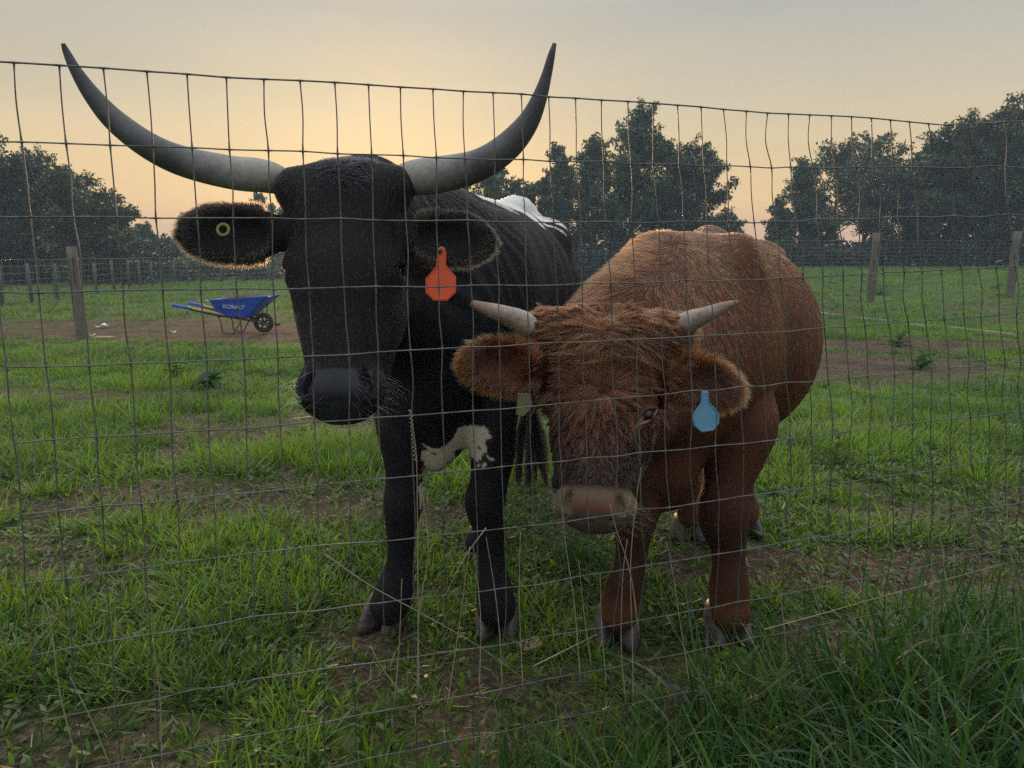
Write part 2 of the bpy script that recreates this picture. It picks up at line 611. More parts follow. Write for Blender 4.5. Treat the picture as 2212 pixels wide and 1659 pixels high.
TREES = [
    # px, ytop, halfwidth, Y, kind, shape, dens, base, label
    (-150, 300, 110, 30, 'oak', 'round', 1.0, 0.05, 'broad dark tree just past the left edge of the view behind the left fence'),
    (-30, 322, 95, 29, 'cedar', 'round', 1.2, 0.02, 'tallest dark bushy tree at the far left, cut by the picture edge'),
    (70, 345, 75, 29.5, 'dark', 'round', 1.3, 0.02, 'dense dark tree with flat knobbly top, second from the left edge'),
    (150, 385, 72, 29, 'oak', 'round', 1.35, 0.02, 'dark rounded tree behind the thick post of the left pasture'),
    (222, 428, 52, 30, 'oak', 'round', 1.3, 0.02, 'dark round crown stepping down beside the orange gap of sky at left'),
    (262, 500, 32, 33, 'bush', 'round', 1.2, 0.03, 'yellowish green tree tucked against the right edge of the dark left mass'),
    (308, 492, 42, 44, 'cedar', 'cone', 1.1, 0.03, 'small pointed tree in the low gap left of the bull'),
    (352, 522, 30, 46, 'bush', 'round', 1.1, 0.03, 'lowest small tree in the orange gap left of the bull'),
    (402, 520, 34, 46, 'cedar', 'round', 1.1, 0.03, 'small dark tree directly below the left ear of the bull'),
    (478, 500, 60, 50, 'oak', 'round', 1.1, 0.03, 'rounded tree hidden mostly by the left ear of the bull'),
    (560, 424, 46, 50, 'cedar', 'cone', 0.9, 0.05, 'cedar whose tip shows between horn and left ear of the bull'),
    (640, 470, 70, 52, 'oak', 'round', 1.0, 0.03, 'tree standing hidden behind the bull head'),
    (1052, 365, 60, 37, 'cedar', 'round', 0.75, 0.05, 'open crowned tree right below the right horn of the bull'),
    (1112, 392, 44, 38, 'cedar', 'cone', 0.7, 0.05, 'thin ragged cedar above the white patch on the bull'),
    (1160, 400, 52, 36, 'cedar', 'round', 0.8, 0.04, 'low ragged cedar between the two pointed ones'),
    (1218, 318, 60, 37, 'cedar', 'cone', 0.95, 0.03, 'narrow pointed cedar on the left of the middle clump'),
    (1292, 302, 80, 38, 'cedar', 'cone', 0.85, 0.04, 'cedar with open lower crown left of the tallest middle one'),
    (1370, 246, 108, 36.5, 'cedar', 'cone', 0.95, 0.04, 'tallest pointed cedar in the middle clump over the steer'),
    (1450, 318, 82, 37, 'cedar', 'round', 0.95, 0.04, 'bushy cedar to the right of the tallest middle one'),
    (1508, 350, 64, 36, 'dark', 'round', 1.0, 0.03, 'dense dark cedar ending the middle clump on the right'),
    (1572, 470, 26, 42, 'oak', 'round', 0.7, 0.05, 'tiny low tree peeping over the back of the steer'),
    (1688, 440, 40, 36, 'cedar', 'cone', 1.0, 0.03, 'short cedar at the left foot of the right hand clump'),
    (1742, 360, 72, 37, 'cedar', 'cone', 1.0, 0.03, 'pointed cedar next to the gap of sky right of the steer'),
    (1812, 322, 70, 40, 'lacy', 'open', 0.8, 0.25, 'thin see through tree with twiggy top right of the pointed cedar'),
    (1885, 312, 70, 41, 'lacy', 'open', 0.7, 0.25, 'second thin lacy tree, further right, behind the lone post'),
    (1935, 385, 72, 36, 'dark', 'round', 1.1, 0.03, 'dark low bushy tree right behind the lone post'),
    (2010, 330, 62, 36, 'cedar', 'round', 0.95, 0.03, 'dark tree with leaning top left of the big right mass'),
    (2070, 288, 72, 35.5, 'oak', 'round', 0.95, 0.05, 'tall dark tree with visible trunks between the two right posts'),
    (2145, 262, 80, 35, 'cedar', 'round', 0.95, 0.05, 'tall dark tree directly behind the rightmost post'),
    (2235, 242, 92, 34.5, 'oak', 'round', 0.95, 0.05, 'tallest dark tree at the right edge of the view'),
    (2370, 262, 100, 34.5, 'cedar', 'round', 0.9, 0.05, 'dark tree just past the right edge of the view'),
]
for i, (px, yt, hw, Y, kind, shape, dn, bs, lab) in enumerate(TREES):
    make_tree(px, yt, hw, Y, kind, lab, shape, dn, bs, seed=i)


def brush(name, pts, height, depth, n, kind, size, label):
    """undergrowth nobody could count: one mass of leaves along a line"""
    pts = np.array(pts, float)
    t = rng.random(n) * (len(pts) - 1)
    k = np.minimum(t.astype(int), len(pts) - 2)
    f = (t - k)[:, None]
    P = pts[k] * (1 - f) + pts[k + 1] * f
    x = P[:, 0] + rng.normal(0, 0.3, n)
    y = P[:, 1] + rng.uniform(0, depth, n)
    hh = height * (0.45 + 0.85 * fbm(x * 0.55, y * 0.55 + 3, 3)) * (0.7 + 0.3 * (y - P[:, 1]) / depth)
    z = gh(x, y) + hh * rng.random(n) ** 0.75
    c0, c1 = map(np.array, GREENS[kind])
    tn = np.clip(fbm(x * 1.2 + 7, z * 1.6 + y, 2) * 1.6 - 0.3 + rng.normal(0, 0.15, n), 0, 1)[:, None]
    V, F, T = leaf_tris(np.stack([x, y, z], 1), size, c0 + (c1 - c0) * tn, None, 0.6)
    o = mesh_np(name, V, F, M_leaf, None, False, {'tint': T})
    return tag(o, label, 'undergrowth', kind='stuff')


brush('undergrowth', [(-2.0, 35.2), (10, 35.2), (20, 34.6), (34, 34)], 1.55, 3.5, 36000, 'dark', 0.2,
      'dark undergrowth closing the tree line behind the right pasture fence')
brush('undergrowth', [(-36, 29), (-22, 28.5), (-14.5, 29.5)], 2.0, 3.0, 16000, 'dark', 0.18,
      'dark undergrowth under the big trees at the left')
brush('undergrowth', [(-17.5, 31.5), (-13, 35), (-8, 40), (-2, 42)], 1.5, 3.0, 17000, 'bush', 0.18,
      'yellow green brush running behind the left fence towards the bull')

# dirt mound behind the left fence
mv, mf = [], []
for i in range(9):
    for j in range(24):
        a = 2 * math.pi * j / 24
        rr = 1 - i / 8
        k = 1 + 0.12 * math.sin(3 * a + 1) + 0.07 * math.sin(7 * a)
        mv.append((-9.8 + 1.9 * rr * k * math.cos(a), 37.0 + 1.0 * rr * k * math.sin(a), float(gh(-9.8, 37)) - .06 + 0.62 * (1 - rr ** 1.6) + random.uniform(0, 0.03)))
for i in range(8):
    for j in range(24):
        k = (j + 1) % 24
        mf.append((i * 24 + j, i * 24 + k, (i + 1) * 24 + k, (i + 1) * 24 + j))
mb = MB(); mb.add(mv, mf)
tag(mb.build('dirt_mound', simple('mound_dirt', (0.06, 0.04, 0.034), (0.14, 0.10, 0.08), 3, 0.95, 0.8, 0.05), None, True),
    'low brown mound of dirt behind the left fence, beside the bull face', 'mound')

# ------------------------------------------------------------------ far fences and posts


def wire_mesh(name, label, pts, h, nz, dx, rad, posts=(), post_labels=None, ph=1.25, pr=0.055, cat='fence'):
    """woven wire run along pts (x,y): horizontals as one part each, verticals as one mass, posts one part each"""
    pts = np.array(pts, float)
    seg = np.linalg.norm(np.diff(pts, axis=0), axis=1)
    L = np.concatenate([[0], np.cumsum(seg)])
    def at(s):
        return np.array([np.interp(s, L, pts[:, 0]), np.interp(s, L, pts[:, 1])])
    root = empty(name, (pts[0][0], pts[0][1], float(gh(*pts[0]))), label, cat)
    ss = np.arange(0, L[-1], 0.8)
    for k in range(nz):
        zz = 0.06 + (h - 0.06) * k / (nz - 1)
        P = [(*at(s), float(gh(*at(s))) + zz + 0.012 * math.sin(s * 1.3 + k)) for s in ss]
        V, F = tube_arrays(P, rad * (1.3 if k == nz - 1 else 1), 3, False)
        mb = MB(); mb.add(V, F)
        mb.build('horizontal_wire', M_wire_far, root, True)
    n = int(L[-1] / dx)
    Vs, Fs = [], []
    for i in range(n):
        p = at(i * dx)
        g = float(gh(*p))
        o = rng.normal(0, 0.01, 2)
        c = [(p[0], p[1], g + 0.03), (p[0] + o[0], p[1], g + h * 0.5), (p[0] + o[1], p[1], g + h)]
        V, F = tube_arrays(c, rad, 3, False)
        Fs.append(np.array(F) + len(Vs) * 9); Vs.append(V)
    o = mesh_np('vertical_wires', np.concatenate(Vs), np.concatenate(Fs), M_wire_far, root)
    o['kind'] = 'stuff'
    for i, (s, hh) in enumerate(posts):
        p = at(s)
        g = float(gh(*p))
        mb = MB()
        ln = random.uniform(-0.03, 0.03)
        mb.tube([(p[0], p[1] - 0.07, g - 0.2), (p[0] + ln * .5, p[1] - 0.07, g + hh * .5), (p[0] + ln, p[1] - 0.07, g + hh)], [pr, pr * random.uniform(.9, 1.05), pr * .92], 9)
        mb.build('post', M_post_d, root, True)
    return root


# right: woven wire straight across in front of the trees
wire_mesh('wire_fence', 'grey woven wire pasture fence in front of the right hand trees', [(-3.5, 34.5), (10, 34), (30, 32.6)], 1.22, 8, 0.30, 0.0052)
# left: older fence running away to the right with many wooden posts
LF = [W(-190, 640, 15.8)[:2], W(5, 600, 17.2)[:2], W(125, 600, 19.6)[:2], W(305, 600, 26.5)[:2], W(420, 600, 31.0)[:2], W(640, 600, 33)[:2]]
LFn = np.array(LF)
Ls = np.concatenate([[0], np.cumsum(np.linalg.norm(np.diff(LFn, axis=0), axis=1))])


def s_for_px(px):
    best = min(np.linspace(0, Ls[-1], 800), key=lambda s: abs(1106 + FP * np.interp(s, Ls, LFn[:, 0]) / (np.interp(s, Ls, LFn[:, 1]) * .986 + .16) - px))
    return float(best)


wire_mesh('wire_fence', 'old woven wire fence with many grey wooden posts across the left pasture', LF, 1.05, 7, 0.30, 0.0042,
          posts=[(s_for_px(p), h) for p, h in ((-120, .98), (8, .95), (72, .97), (127, .95), (212, .93), (250, 1.0), (282, 1.0), (306, 1.0), (332, .95), (352, 1.0), (380, .95), (408, .97), (436, .95), (480, .95), (530, .95), (585, .97))], pr=0.042)


def lone_post(px, ytop, ybase, wid, label, group=None, lean=0.0):
    B = None
    for z in np.linspace(-0.05, 0.7, 151):      # ground contact
        q = WG(px, ybase, z)
        if abs(q[2] - float(gh(q[0], q[1]))) < 0.006:
            B = q
            break
    if B is None:
        B = WG(px, ybase, 0.0)
    T = W(px, ytop, B[1])
    r = WR(wid / 2, px, ybase, B[1])
    root = empty('wooden_post', (B[0], B[1], B[2]), label, 'fence post', group)
    mb = MB()
    zs = np.linspace(-0.25, T[2] - B[2], 9)
    pts = [(B[0] + lean * z, B[1], B[2] + z) for z in zs]
    V, F = tube_arrays(pts, [r * (1 + 0.05 * math.sin(5 * i)) for i in range(9)], 14)
    V = V + rng.normal(0, r * 0.025, V.shape)
    mb.add(V, F)
    mb.build('shaft', M_post, root, True)
    # drying cracks and a wire staple
    mk = MB()
    for k in range(2):
        x0 = B[0] + (k - 0.5) * r * 0.9
        mk.box((x0 + lean * 0.6, B[1] - r * 0.93, B[2] + (T[2] - B[2]) * (0.55 + 0.2 * k)), (0.006, 0.012, 0.35))
    mk.build('crack', simple('crack_dark', (0.03, 0.025, 0.02), (0.05, 0.04, 0.03)), root)
    return root


lone_post(176, 533, 735, 20, 'thick grey wooden post standing alone at the left of the wheelbarrow', lean=-0.01)
lone_post(1880, 503, 655, 17, 'weathered lone post in the grass right of the steer', 'lone posts in the right pasture', lean=0.015)
lone_post(2181, 500, 643, 17, 'weathered post near the right edge of the view, furthest right', 'lone posts in the right pasture', lean=0.01)
# ------------------------------------------------------------------ grass
def blades(P, az, L, w, a0, bend, S, tint, wp=1.6, root_narrow=0.75, curl=0.0):
    n = len(P)
    h = np.stack([np.cos(az), np.sin(az), np.zeros(n)], 1)
    side = np.stack([-np.sin(az), np.cos(az), np.zeros(n)], 1)
    side = norm(side + rng.normal(0, 0.35, (n, 3)) * np.array([1, 1, 0.6]))
    pts = [np.asarray(P, float)]
    cur = pts[0].copy()
    for k in range(S):
        t = (k + 0.5) / S
        th = a0 + bend * t ** 1.3
        d = h * np.sin(th)[:, None] + np.array([0, 0, 1.0]) * np.cos(th)[:, None]
        if curl:
            d = d + side * (curl * math.sin(3 * t)) * rng.normal(0, 1, n)[:, None]
        cur = cur + d * (L / S)[:, None]
        pts.append(cur.copy())
    rows = []
    for k in range(S):
        t = k / S
        prof = (root_narrow + (1 - root_narrow) * min(1, t * 4)) * (1 - t ** wp)
        ww = (w * prof * 0.5)[:, None]
        rows += [pts[k] - side * ww, pts[k] + side * ww]
    rows.append(pts[-1])
    m = len(rows)
    V = np.stack(rows, 1).reshape(-1, 3)
    b = (np.arange(n) * m)[:, None]
    Q = [b + np.array([[2 * k, 2 * k + 1, 2 * k + 3, 2 * k + 2]]) for k in range(S - 1)]
    T = b + np.array([[2 * S - 2, 2 * S - 1, 2 * S]])
    F = ([np.concatenate(Q)] if Q else []) + [T]
    tt = np.concatenate([np.full(2, 0.62 + 0.38 * k / S) for k in range(S)] + [[1.0]])  # root shade painted into the tint: each blade darkens towards its base
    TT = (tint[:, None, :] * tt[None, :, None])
    # dead yellow tips on some
    yt = (rng.random(n) < 0.10)
    TT[yt, -1] = TT[yt, -1] * 0.4 + np.array([0.16, 0.12, 0.05])
    return V, F, TT.reshape(-1, 3)


def merge(parts):
    V, F3, F4, T, o = [], [], [], [], 0
    for v, f, t in parts:
        V.append(v); T.append(t)
        for q in f:
            (F4 if q.shape[1] == 4 else F3).append(q + o)
        o += len(v)
    F = []
    if F4: F.append(np.concatenate(F4))
    if F3: F.append(np.concatenate(F3))
    return np.concatenate(V), F, np.concatenate(T)


def fence_y(x):
    return 1.19 + 0.32 * x


def field(n, y0, y1):
    y = np.sqrt(rng.uniform(y0 ** 2, y1 ** 2, n))
    x = rng.uniform(-1, 1, n) * (0.86 * y + 0.5)
    return x, y


def greens(n, base=None):
    a = np.array([0.068, 0.145, 0.021]); b = np.array([0.26, 0.43, 0.045]); c = np.array([0.095, 0.235, 0.050]); d = np.array([0.20, 0.155, 0.075])
    u = rng.random((n, 1)) if base is None else np.clip(base[:, None] + rng.normal(0, 0.22, (n, 1)), 0, 1)
    col = a * (1 - u) + b * u
    k = rng.random(n)
    col[k < 0.22] = col[k < 0.22] * 0.3 + c * 0.7
    col[k > 0.955] = d * rng.uniform(0.6, 1.1, ((k > 0.955).sum(), 1))
    return col


M_grass = leafy("grass_blade", 0.5, 0.5, 0.010)


HOOVES = [WG(823, 1362)[:2], WG(1073, 1372)[:2], WG(1335, 1392)[:2], WG(1578, 1385)[:2], WG(1036, 1190)[:2], WG(1490, 1168)[:2], WG(1618, 1158)[:2]]


def tufts(nt, y0, y1, per, Lr, wr, S, rad, keepf=1.0, tall_noise=True, lean=(0.15, 1.05), bend=(0.1, 1.1)):
    x, y = field(nt, y0, y1)
    sm = soil_mask(x, y)
    keep = rng.random(nt) > np.clip(sm * 1.02, 0, 0.955) * keepf
    for hx_, hy_ in HOOVES:
        keep &= (x - hx_) ** 2 + ((y - hy_ + .03) / 1.2) ** 2 > .075 ** 2
    x, y, sm = x[keep], y[keep], sm[keep]
    n0 = len(x)
    cnt = rng.poisson(per * (1 - 0.45 * sm)) + 2
    i = np.repeat(np.arange(n0), cnt)
    n = len(i)
    vig = fbm(x * 0.9 + 50, y * 0.9 + 20, 3)
    vig = np.clip((vig - 0.3) * 2.2, 0.0, 1.1)
    size = (0.6 + 0.75 * vig) * rng.uniform(0.65, 1.3, n0) * (1 - 0.35 * sm)
    az = rng.uniform(0, 2 * math.pi, n)
    rr = rad * np.sqrt(rng.random(n)) * size[i]
    px = x[i] + rr * np.cos(az) + rng.normal(0, rad * .2, n)
    py = y[i] + rr * np.sin(az) + rng.normal(0, rad * .2, n)
    az = az + rng.normal(0, 0.7, n)
    L = rng.uniform(*Lr, n) * size[i]
    P = np.stack([px, py, gh(px, py) - 0.004], 1)
    hue = np.clip(fbm(x * 2.1 + 3, y * 2.1 + 8, 2) * 1.8 - 0.45, 0, 1)
    return blades(P, az, L, rng.uniform(*wr, n), rng.uniform(*lean, n), rng.uniform(*bend, n), S, greens(n, hue[i]), curl=0.12)


g_near = merge([
    tufts(4600, 1.05, 2.5, 9, (0.05, 0.13), (0.0035, 0.009), 4, 0.035),
    tufts(5200, 1.05, 2.8, 7, (0.03, 0.085), (0.007, 0.0145), 4, 0.03, 0.75, lean=(0.7, 1.35), bend=(-0.3, 0.6)),
    tufts(8200, 2.5, 5.2, 9, (0.06, 0.14), (0.004, 0.009), 3, 0.04),
])
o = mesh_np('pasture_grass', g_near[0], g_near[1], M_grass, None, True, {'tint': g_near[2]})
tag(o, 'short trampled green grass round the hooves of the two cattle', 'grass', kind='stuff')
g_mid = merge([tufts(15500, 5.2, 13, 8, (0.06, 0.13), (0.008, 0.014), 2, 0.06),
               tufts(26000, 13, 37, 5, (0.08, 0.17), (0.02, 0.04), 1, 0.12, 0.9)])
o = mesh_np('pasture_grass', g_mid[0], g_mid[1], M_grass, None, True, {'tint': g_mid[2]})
tag(o, 'green grass of the pasture behind the cattle, out to the far fences', 'grass', kind='stuff')


# lush upright tussocks inside the pasture
def tussock(cx, cy, R, n, L, w=(0.004, 0.008)):
    a = rng.uniform(0, 2 * math.pi, n)
    r = R * np.sqrt(rng.random(n))
    x, y = cx + r * np.cos(a), cy + r * np.sin(a)
    P = np.stack([x, y, gh(x, y) - .004], 1)
    return blades(P, a + rng.normal(0, .6, n), rng.uniform(L * .5, L, n), rng.uniform(*w, n), rng.uniform(.05, .6, n), rng.uniform(.2, 1.1, n), 5,
                  greens(n, rng.uniform(.5, .9, n)), curl=0.1)


tl = []
for px, py, R, n, L in ((640, 985, .20, 500, .17), (720, 1010, .16, 300, .14), (760, 965, .12, 200, .14), (100, 1060, .10, 120, .13), (300, 1170, .14, 160, .13), (430, 1180, .12, 140, .14), (560, 1150, .15, 150, .13),
                        (330, 1130, .12, 150, .12), (1900, 960, .2, 300, .17), (2050, 930, .2, 300, .16), (2130, 1030, .15, 200, .15), (1720, 1040, .12, 200, .13),
                        (60, 880, .2, 260, .16), (330, 830, .4, 500, .16), (180, 800, .5, 500, .17), (1700, 1000, .1, 160, .12), (120, 1280, .08, 90, .11), (40, 1300, .09, 110, .14)):
    q = WG(px, py)
    tl.append(tussock(q[0], q[1], R, n, L))
gt = merge(tl)
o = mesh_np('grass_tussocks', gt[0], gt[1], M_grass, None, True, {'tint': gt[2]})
tag(o, 'fresh upright grass tussocks standing out of the trampled pasture', 'grass', kind='stuff')

# tall uncut grass on the near side of the fence


def tall_strip(n, x0, x1, f):
    x = rng.uniform(x0, x1, n)
    return x, f(x)


n = 5200
x = rng.uniform(-0.62, 2.1, n)
d = rng.uniform(-0.62, 0.13, n)
y = fence_y(x) + d
k = (y > 0.5) & (rng.random(n) < np.clip(0.12 + (x + 0.40) * 1.5 + np.where(d < -0.3, .35, 0), 0.0, 1))
k &= ~((x < -0.12) & (d > -0.22))
x, y, d = x[k], y[k], d[k]
n = len(x)
cl = fbm(x * 5, y * 5, 2)
hgt = np.clip(0.20 + 0.11 * np.clip(x + 0.1, 0, 1.3), 0.15, 0.36) * (0.55 + 0.9 * cl)
# keep the leaves below what would block the view right at the lens
hgt = np.minimum(hgt, 0.30 + 0.1 * (y - 0.6)) * .88
P = np.stack([x, y, gh(x, y) - 0.01], 1)
u = np.clip(rng.normal(0.35, 0.22, n), 0, 1)[:, None]
tint = np.array([0.030, 0.085, 0.030]) * (1 - u) + np.array([0.10, 0.22, 0.042]) * u
az = rng.uniform(0, 2 * math.pi, n)
TG = [blades(P, az, hgt * rng.uniform(.75, 1.5, n), rng.uniform(0.005, 0.0125, n), rng.uniform(0.02, 0.5, n), rng.uniform(0.2, 2.0, n), 8, tint, wp=2.6, curl=0.1)]
# fine thin grass filling between
n = 9000
x = rng.uniform(-0.75, 2.2, n)
y = fence_y(x) + rng.uniform(-0.6, 0.10, n)
k = (y > 0.5) & (rng.random(n) < np.clip(0.35 + (x + 0.4) * 1.0, 0.08, 1))
x, y = x[k], y[k]; n = len(x)
P = np.stack([x, y, gh(x, y) - 0.01], 1)
TG.append(blades(P, rng.uniform(0, 6.28, n), rng.uniform(0.07, 0.24, n), rng.uniform(0.0025, 0.006, n), rng.uniform(0.05, 0.8, n), rng.uniform(0, 1.3, n), 5, greens(n, rng.uniform(0, .6, n)) * 0.8, curl=0.1))
tg = merge(TG)
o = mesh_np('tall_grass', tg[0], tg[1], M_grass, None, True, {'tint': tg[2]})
tag(o, 'tall wide bladed dark green grass along the foot of the near wire fence', 'grass', kind='stuff')

# low broad leaved ground cover between the blades
n = 9500
x, y = field(n, 1.1, 4.5)
k = rng.random(n) > soil_mask(x, y) * .8
x, y = x[k], y[k]
i = np.repeat(np.arange(len(x)), 5)
n = len(i)
P = np.stack([x[i] + rng.normal(0, .012, n), y[i] + rng.normal(0, .012, n), gh(x[i], y[i]) + rng.uniform(0, .03, n)], 1)
cv = blades(P, rng.uniform(0, 6.28, n), rng.uniform(.015, .045, n), rng.uniform(.008, .018, n), rng.uniform(.8, 1.45, n), rng.uniform(-.3, .6, n), 3,
            greens(n, rng.uniform(0, .8, n)) * rng.uniform(.5, 1.0, (n, 1)), wp=3.0, root_narrow=.3)
o = mesh_np('ground_cover', cv[0], cv[1], M_grass, None, True, {'tint': cv[2]})
tag(o, 'tiny broad leaves of clover and weeds between the grass blades', 'ground cover', kind='stuff')

# trodden straw and dead stems lying on the soil
M_straw = leafy("straw", 0.15, 0.7, 0.02)
n = 60000
x, y = field(n, 1.1, 9)
k = rng.random(n) < (0.25 + 0.75 * soil_mask(x, y))
x, y = x[k], y[k]; n = len(x)
P = np.stack([x, y, gh(x, y) + 0.004 + 0.01 * rng.random(n)], 1)
st = np.array([0.30, 0.22, 0.15]) * rng.uniform(0.3, 1.1, (n, 1))
s = blades(P, rng.uniform(0, 6.28, n), rng.uniform(0.015, 0.07, n), rng.uniform(0.0015, 0.004, n), rng.uniform(1.3, 1.55, n), rng.uniform(-.3, .3, n), 2, st)
o = mesh_np('straw_litter', s[0], s[1], M_straw, None, False, {'tint': s[2]})
tag(o, 'dry straw bits and dead stems scattered over the bare soil', 'straw', kind='stuff')

# ------------------------------------------------------------------ broad leaved weeds
def leaf_mesh(L, w, tint, fold=0.25, droop=0.5, lobes=0.0):
    n = 9
    V, F = [], []
    for i in range(n):
        t = i / (n - 1)
        ww = w * 0.5 * (math.sin(math.pi * min(1, t * 0.93 + 0.05)) ** 0.8) * (1 + lobes * math.sin(t * 22))
        y = L * t
        z = -droop * L * t * t * 0.5
        V += [(-ww, y, z + fold * ww), (0, y, z), (ww, y, z + fold * ww)]
    for i in range(n - 1):
        a = i * 3
        F += [(a, a + 1, a + 4, a + 3), (a + 1, a + 2, a + 5, a + 4)]
    me = bpy.data.meshes.new('leaf')
    me.from_pydata(V, [], F)
    me.polygons.foreach_set('use_smooth', [True] * len(F))
    at = me.attributes.new('tint', 'FLOAT_COLOR', 'POINT')
    at.data.foreach_set('color', np.tile(np.array([*tint, 1.0], np.float32), len(V)))
    me.materials.append(M_grass)
    return me


LEAFS = [leaf_mesh(0.10, 0.042, (0.060, 0.135, 0.035)), leaf_mesh(0.085, 0.036, (0.08, 0.16, 0.035), droop=0.8), leaf_mesh(0.09, 0.045, (0.065, 0.115, 0.06), lobes=0.15)]


def weed(px, py, height, nleaf, label, scale=1.0, spread=1.0, kinds=(0, 1), group=None):
    q = WG(px, py)
    q[2] = float(gh(q[0], q[1]))
    root = empty('weed_plant', q, label, 'weed', group)
    mb = MB()
    tip = q + np.array([0.02, -0.01, height])
    mb.tube([q - np.array([0, 0, .01]), (q + tip) / 2 + np.array([.004, 0, 0]), tip], [0.003, 0.0025, 0.0015], 5)
    mb.build('stem', simple('stem_green', (0.06, 0.10, 0.03), (0.10, 0.15, 0.05)) if 'stem_green' not in bpy.data.materials else bpy.data.materials['stem_green'], root, True)
    for i in range(nleaf):
        t = (i + 1) / nleaf
        p = q + (tip - q) * t
        o = bpy.data.objects.new('leaf', LEAFS[kinds[i % len(kinds)]])
        COL.objects.link(o)
        o.parent = root
        o.location = tuple(p - q)
        a = i * 2.4 + random.uniform(-.4, .4)
        o.rotation_euler = (random.uniform(-.15, .75) * spread, random.uniform(-.3, .3), a)
        s = scale * random.uniform(.7, 1.2) * (1.1 - 0.35 * t)
        o.scale = (s, s, s)
    return root


weed(1232, 1225, .15, 9, 'leafy green weed with big leaves right under the steer muzzle')
weed(1478, 1195, .13, 8, 'pale leafed weed standing in front of a hind hoof of the steer', 0.8)
weed(1800, 1000, .18, 12, 'bushy broad leaved weed in the grass right of the steer belly', 1.0)
weed(1370, 1345, .06, 6, 'small weed between the front hooves of the steer', 0.55)
weed(1615, 1365, .07, 7, 'small dusty weed right of the steer front hoof', 0.6, kinds=(2,))
for px, py, n_, lab in ((1940, 745, 13, 'low broad leaved weed clump on the soil patch at right, nearer one'), (1990, 795, 16, 'dark spreading weed clump at right, in front of the other one'),
                        (455, 835, 20, 'broad leaved weed clump in the lush grass below the wheelbarrow'), (380, 812, 12, 'smaller weed clump left of the one below the wheelbarrow')):
    weed(px, py, .14, n_, lab, 1.9, 1.0, kinds=(0, 2))
weed(1900, 650, .2, 14, 'dark weeds at the foot of the lone post right of the steer', 2.6)
weed(2150, 645, .2, 14, 'dark weeds at the foot of the rightmost post', 2.6)
weed(125, 640, .62, 26, 'yellow green sapling in front of the left fence, left one', 2.4)
weed(160, 636, .6, 26, 'yellow green sapling in front of the left fence beside the thick post', 2.4)

# ------------------------------------------------------------------ wheelbarrow
WBY = WG(570, 718)[1]


def B(px, py, dy=0.0):
    q = W(px, py, WBY)
    q[1] += dy
    return q


M_blue = simple('blue_plastic', (0.015, 0.085, 0.52), (0.022, 0.115, 0.62), 12, 0.42, 0.1, 0.002)
M_blackm = simple('black_metal', (0.012, 0.012, 0.013), (0.025, 0.024, 0.024), 30, 0.5, 0.1, 0.001)
M_rubber = simple('tyre_rubber', (0.018, 0.017, 0.017), (0.04, 0.036, 0.033), 40, 0.85, 0.4, 0.003)
M_handle = simple('wooden_handle', (0.42, 0.27, 0.12), (0.58, 0.40, 0.20), 8, 0.6, 0.1, 0.001)
M_white = simple('off_white', (0.62, 0.62, 0.60), (0.78, 0.78, 0.76), 20, 0.6, 0.1, 0.001)
wb = empty('wheelbarrow', (*B(518, 716)[:2], 0.0), 'blue wheelbarrow with black wheel and wooden handles, filled with hay, left of the bull', 'wheelbarrow')
TLf, TRt, BL, BR = B(466, 647), B(594, 639), B(478, 677), B(545, 684)
top_h, bot_h = 0.30, 0.20
sect = []
for f in np.linspace(0, 1, 6):
    a, b = BL + (TLf - BL) * f, BR + (TRt - BR) * f
    sect.append((a, b, bot_h + (top_h - bot_h) * f))


def tray_ring(a, b, hy, n=10, inset=0.0, exp=0.22):
    cx, cz = (a + b) / 2, 0
    out = []
    for k in range(4 * n):
        th = 2 * math.pi * k / (4 * n)
        c, s = math.cos(th), math.sin(th)
        ex = math.copysign(abs(c) ** exp, c)
        sy = math.copysign(abs(s) ** exp, s)
        p = cx + (b - a) / 2 * ex * (1 - inset)
        out.append((p[0], WBY + hy * sy * (1 - inset), p[2]))
    return out


V, F = [], []
rings = [tray_ring(*s_) for s_ in sect] + [tray_ring(*s_, inset=0.04) for s_ in sect[::-1]]
rings[5] = tray_ring(*sect[5], inset=-0.015)
rings.insert(6, [(p[0], p[1], p[2] + 0.008) for p in tray_ring(*sect[5], inset=-0.015)])
nn = len(rings[0])
for r_ in rings:
    V += r_
for i in range(len(rings) - 1):
    for j in range(nn):
        k = (j + 1) % nn
        F.append((i * nn + j, i * nn + k, (i + 1) * nn + k, (i + 1) * nn + j))
F.append(tuple(range(nn))[::-1])
F.append(tuple((len(rings) - 1) * nn + j for j in range(nn)))
mb = MB(); mb.add(V, F)
tray = mb.build('tray', M_blue, wb, False)
for pos in (TLf, TRt):
    mb = MB()
    mb.box((pos[0] + (0.012 if pos is TRt else -0.012), WBY - top_h * 0.95, pos[2] + 0.002), (0.035, 0.04, 0.012))
    mb.build('scuffed_corner', M_white, wb, bevel=0.004)
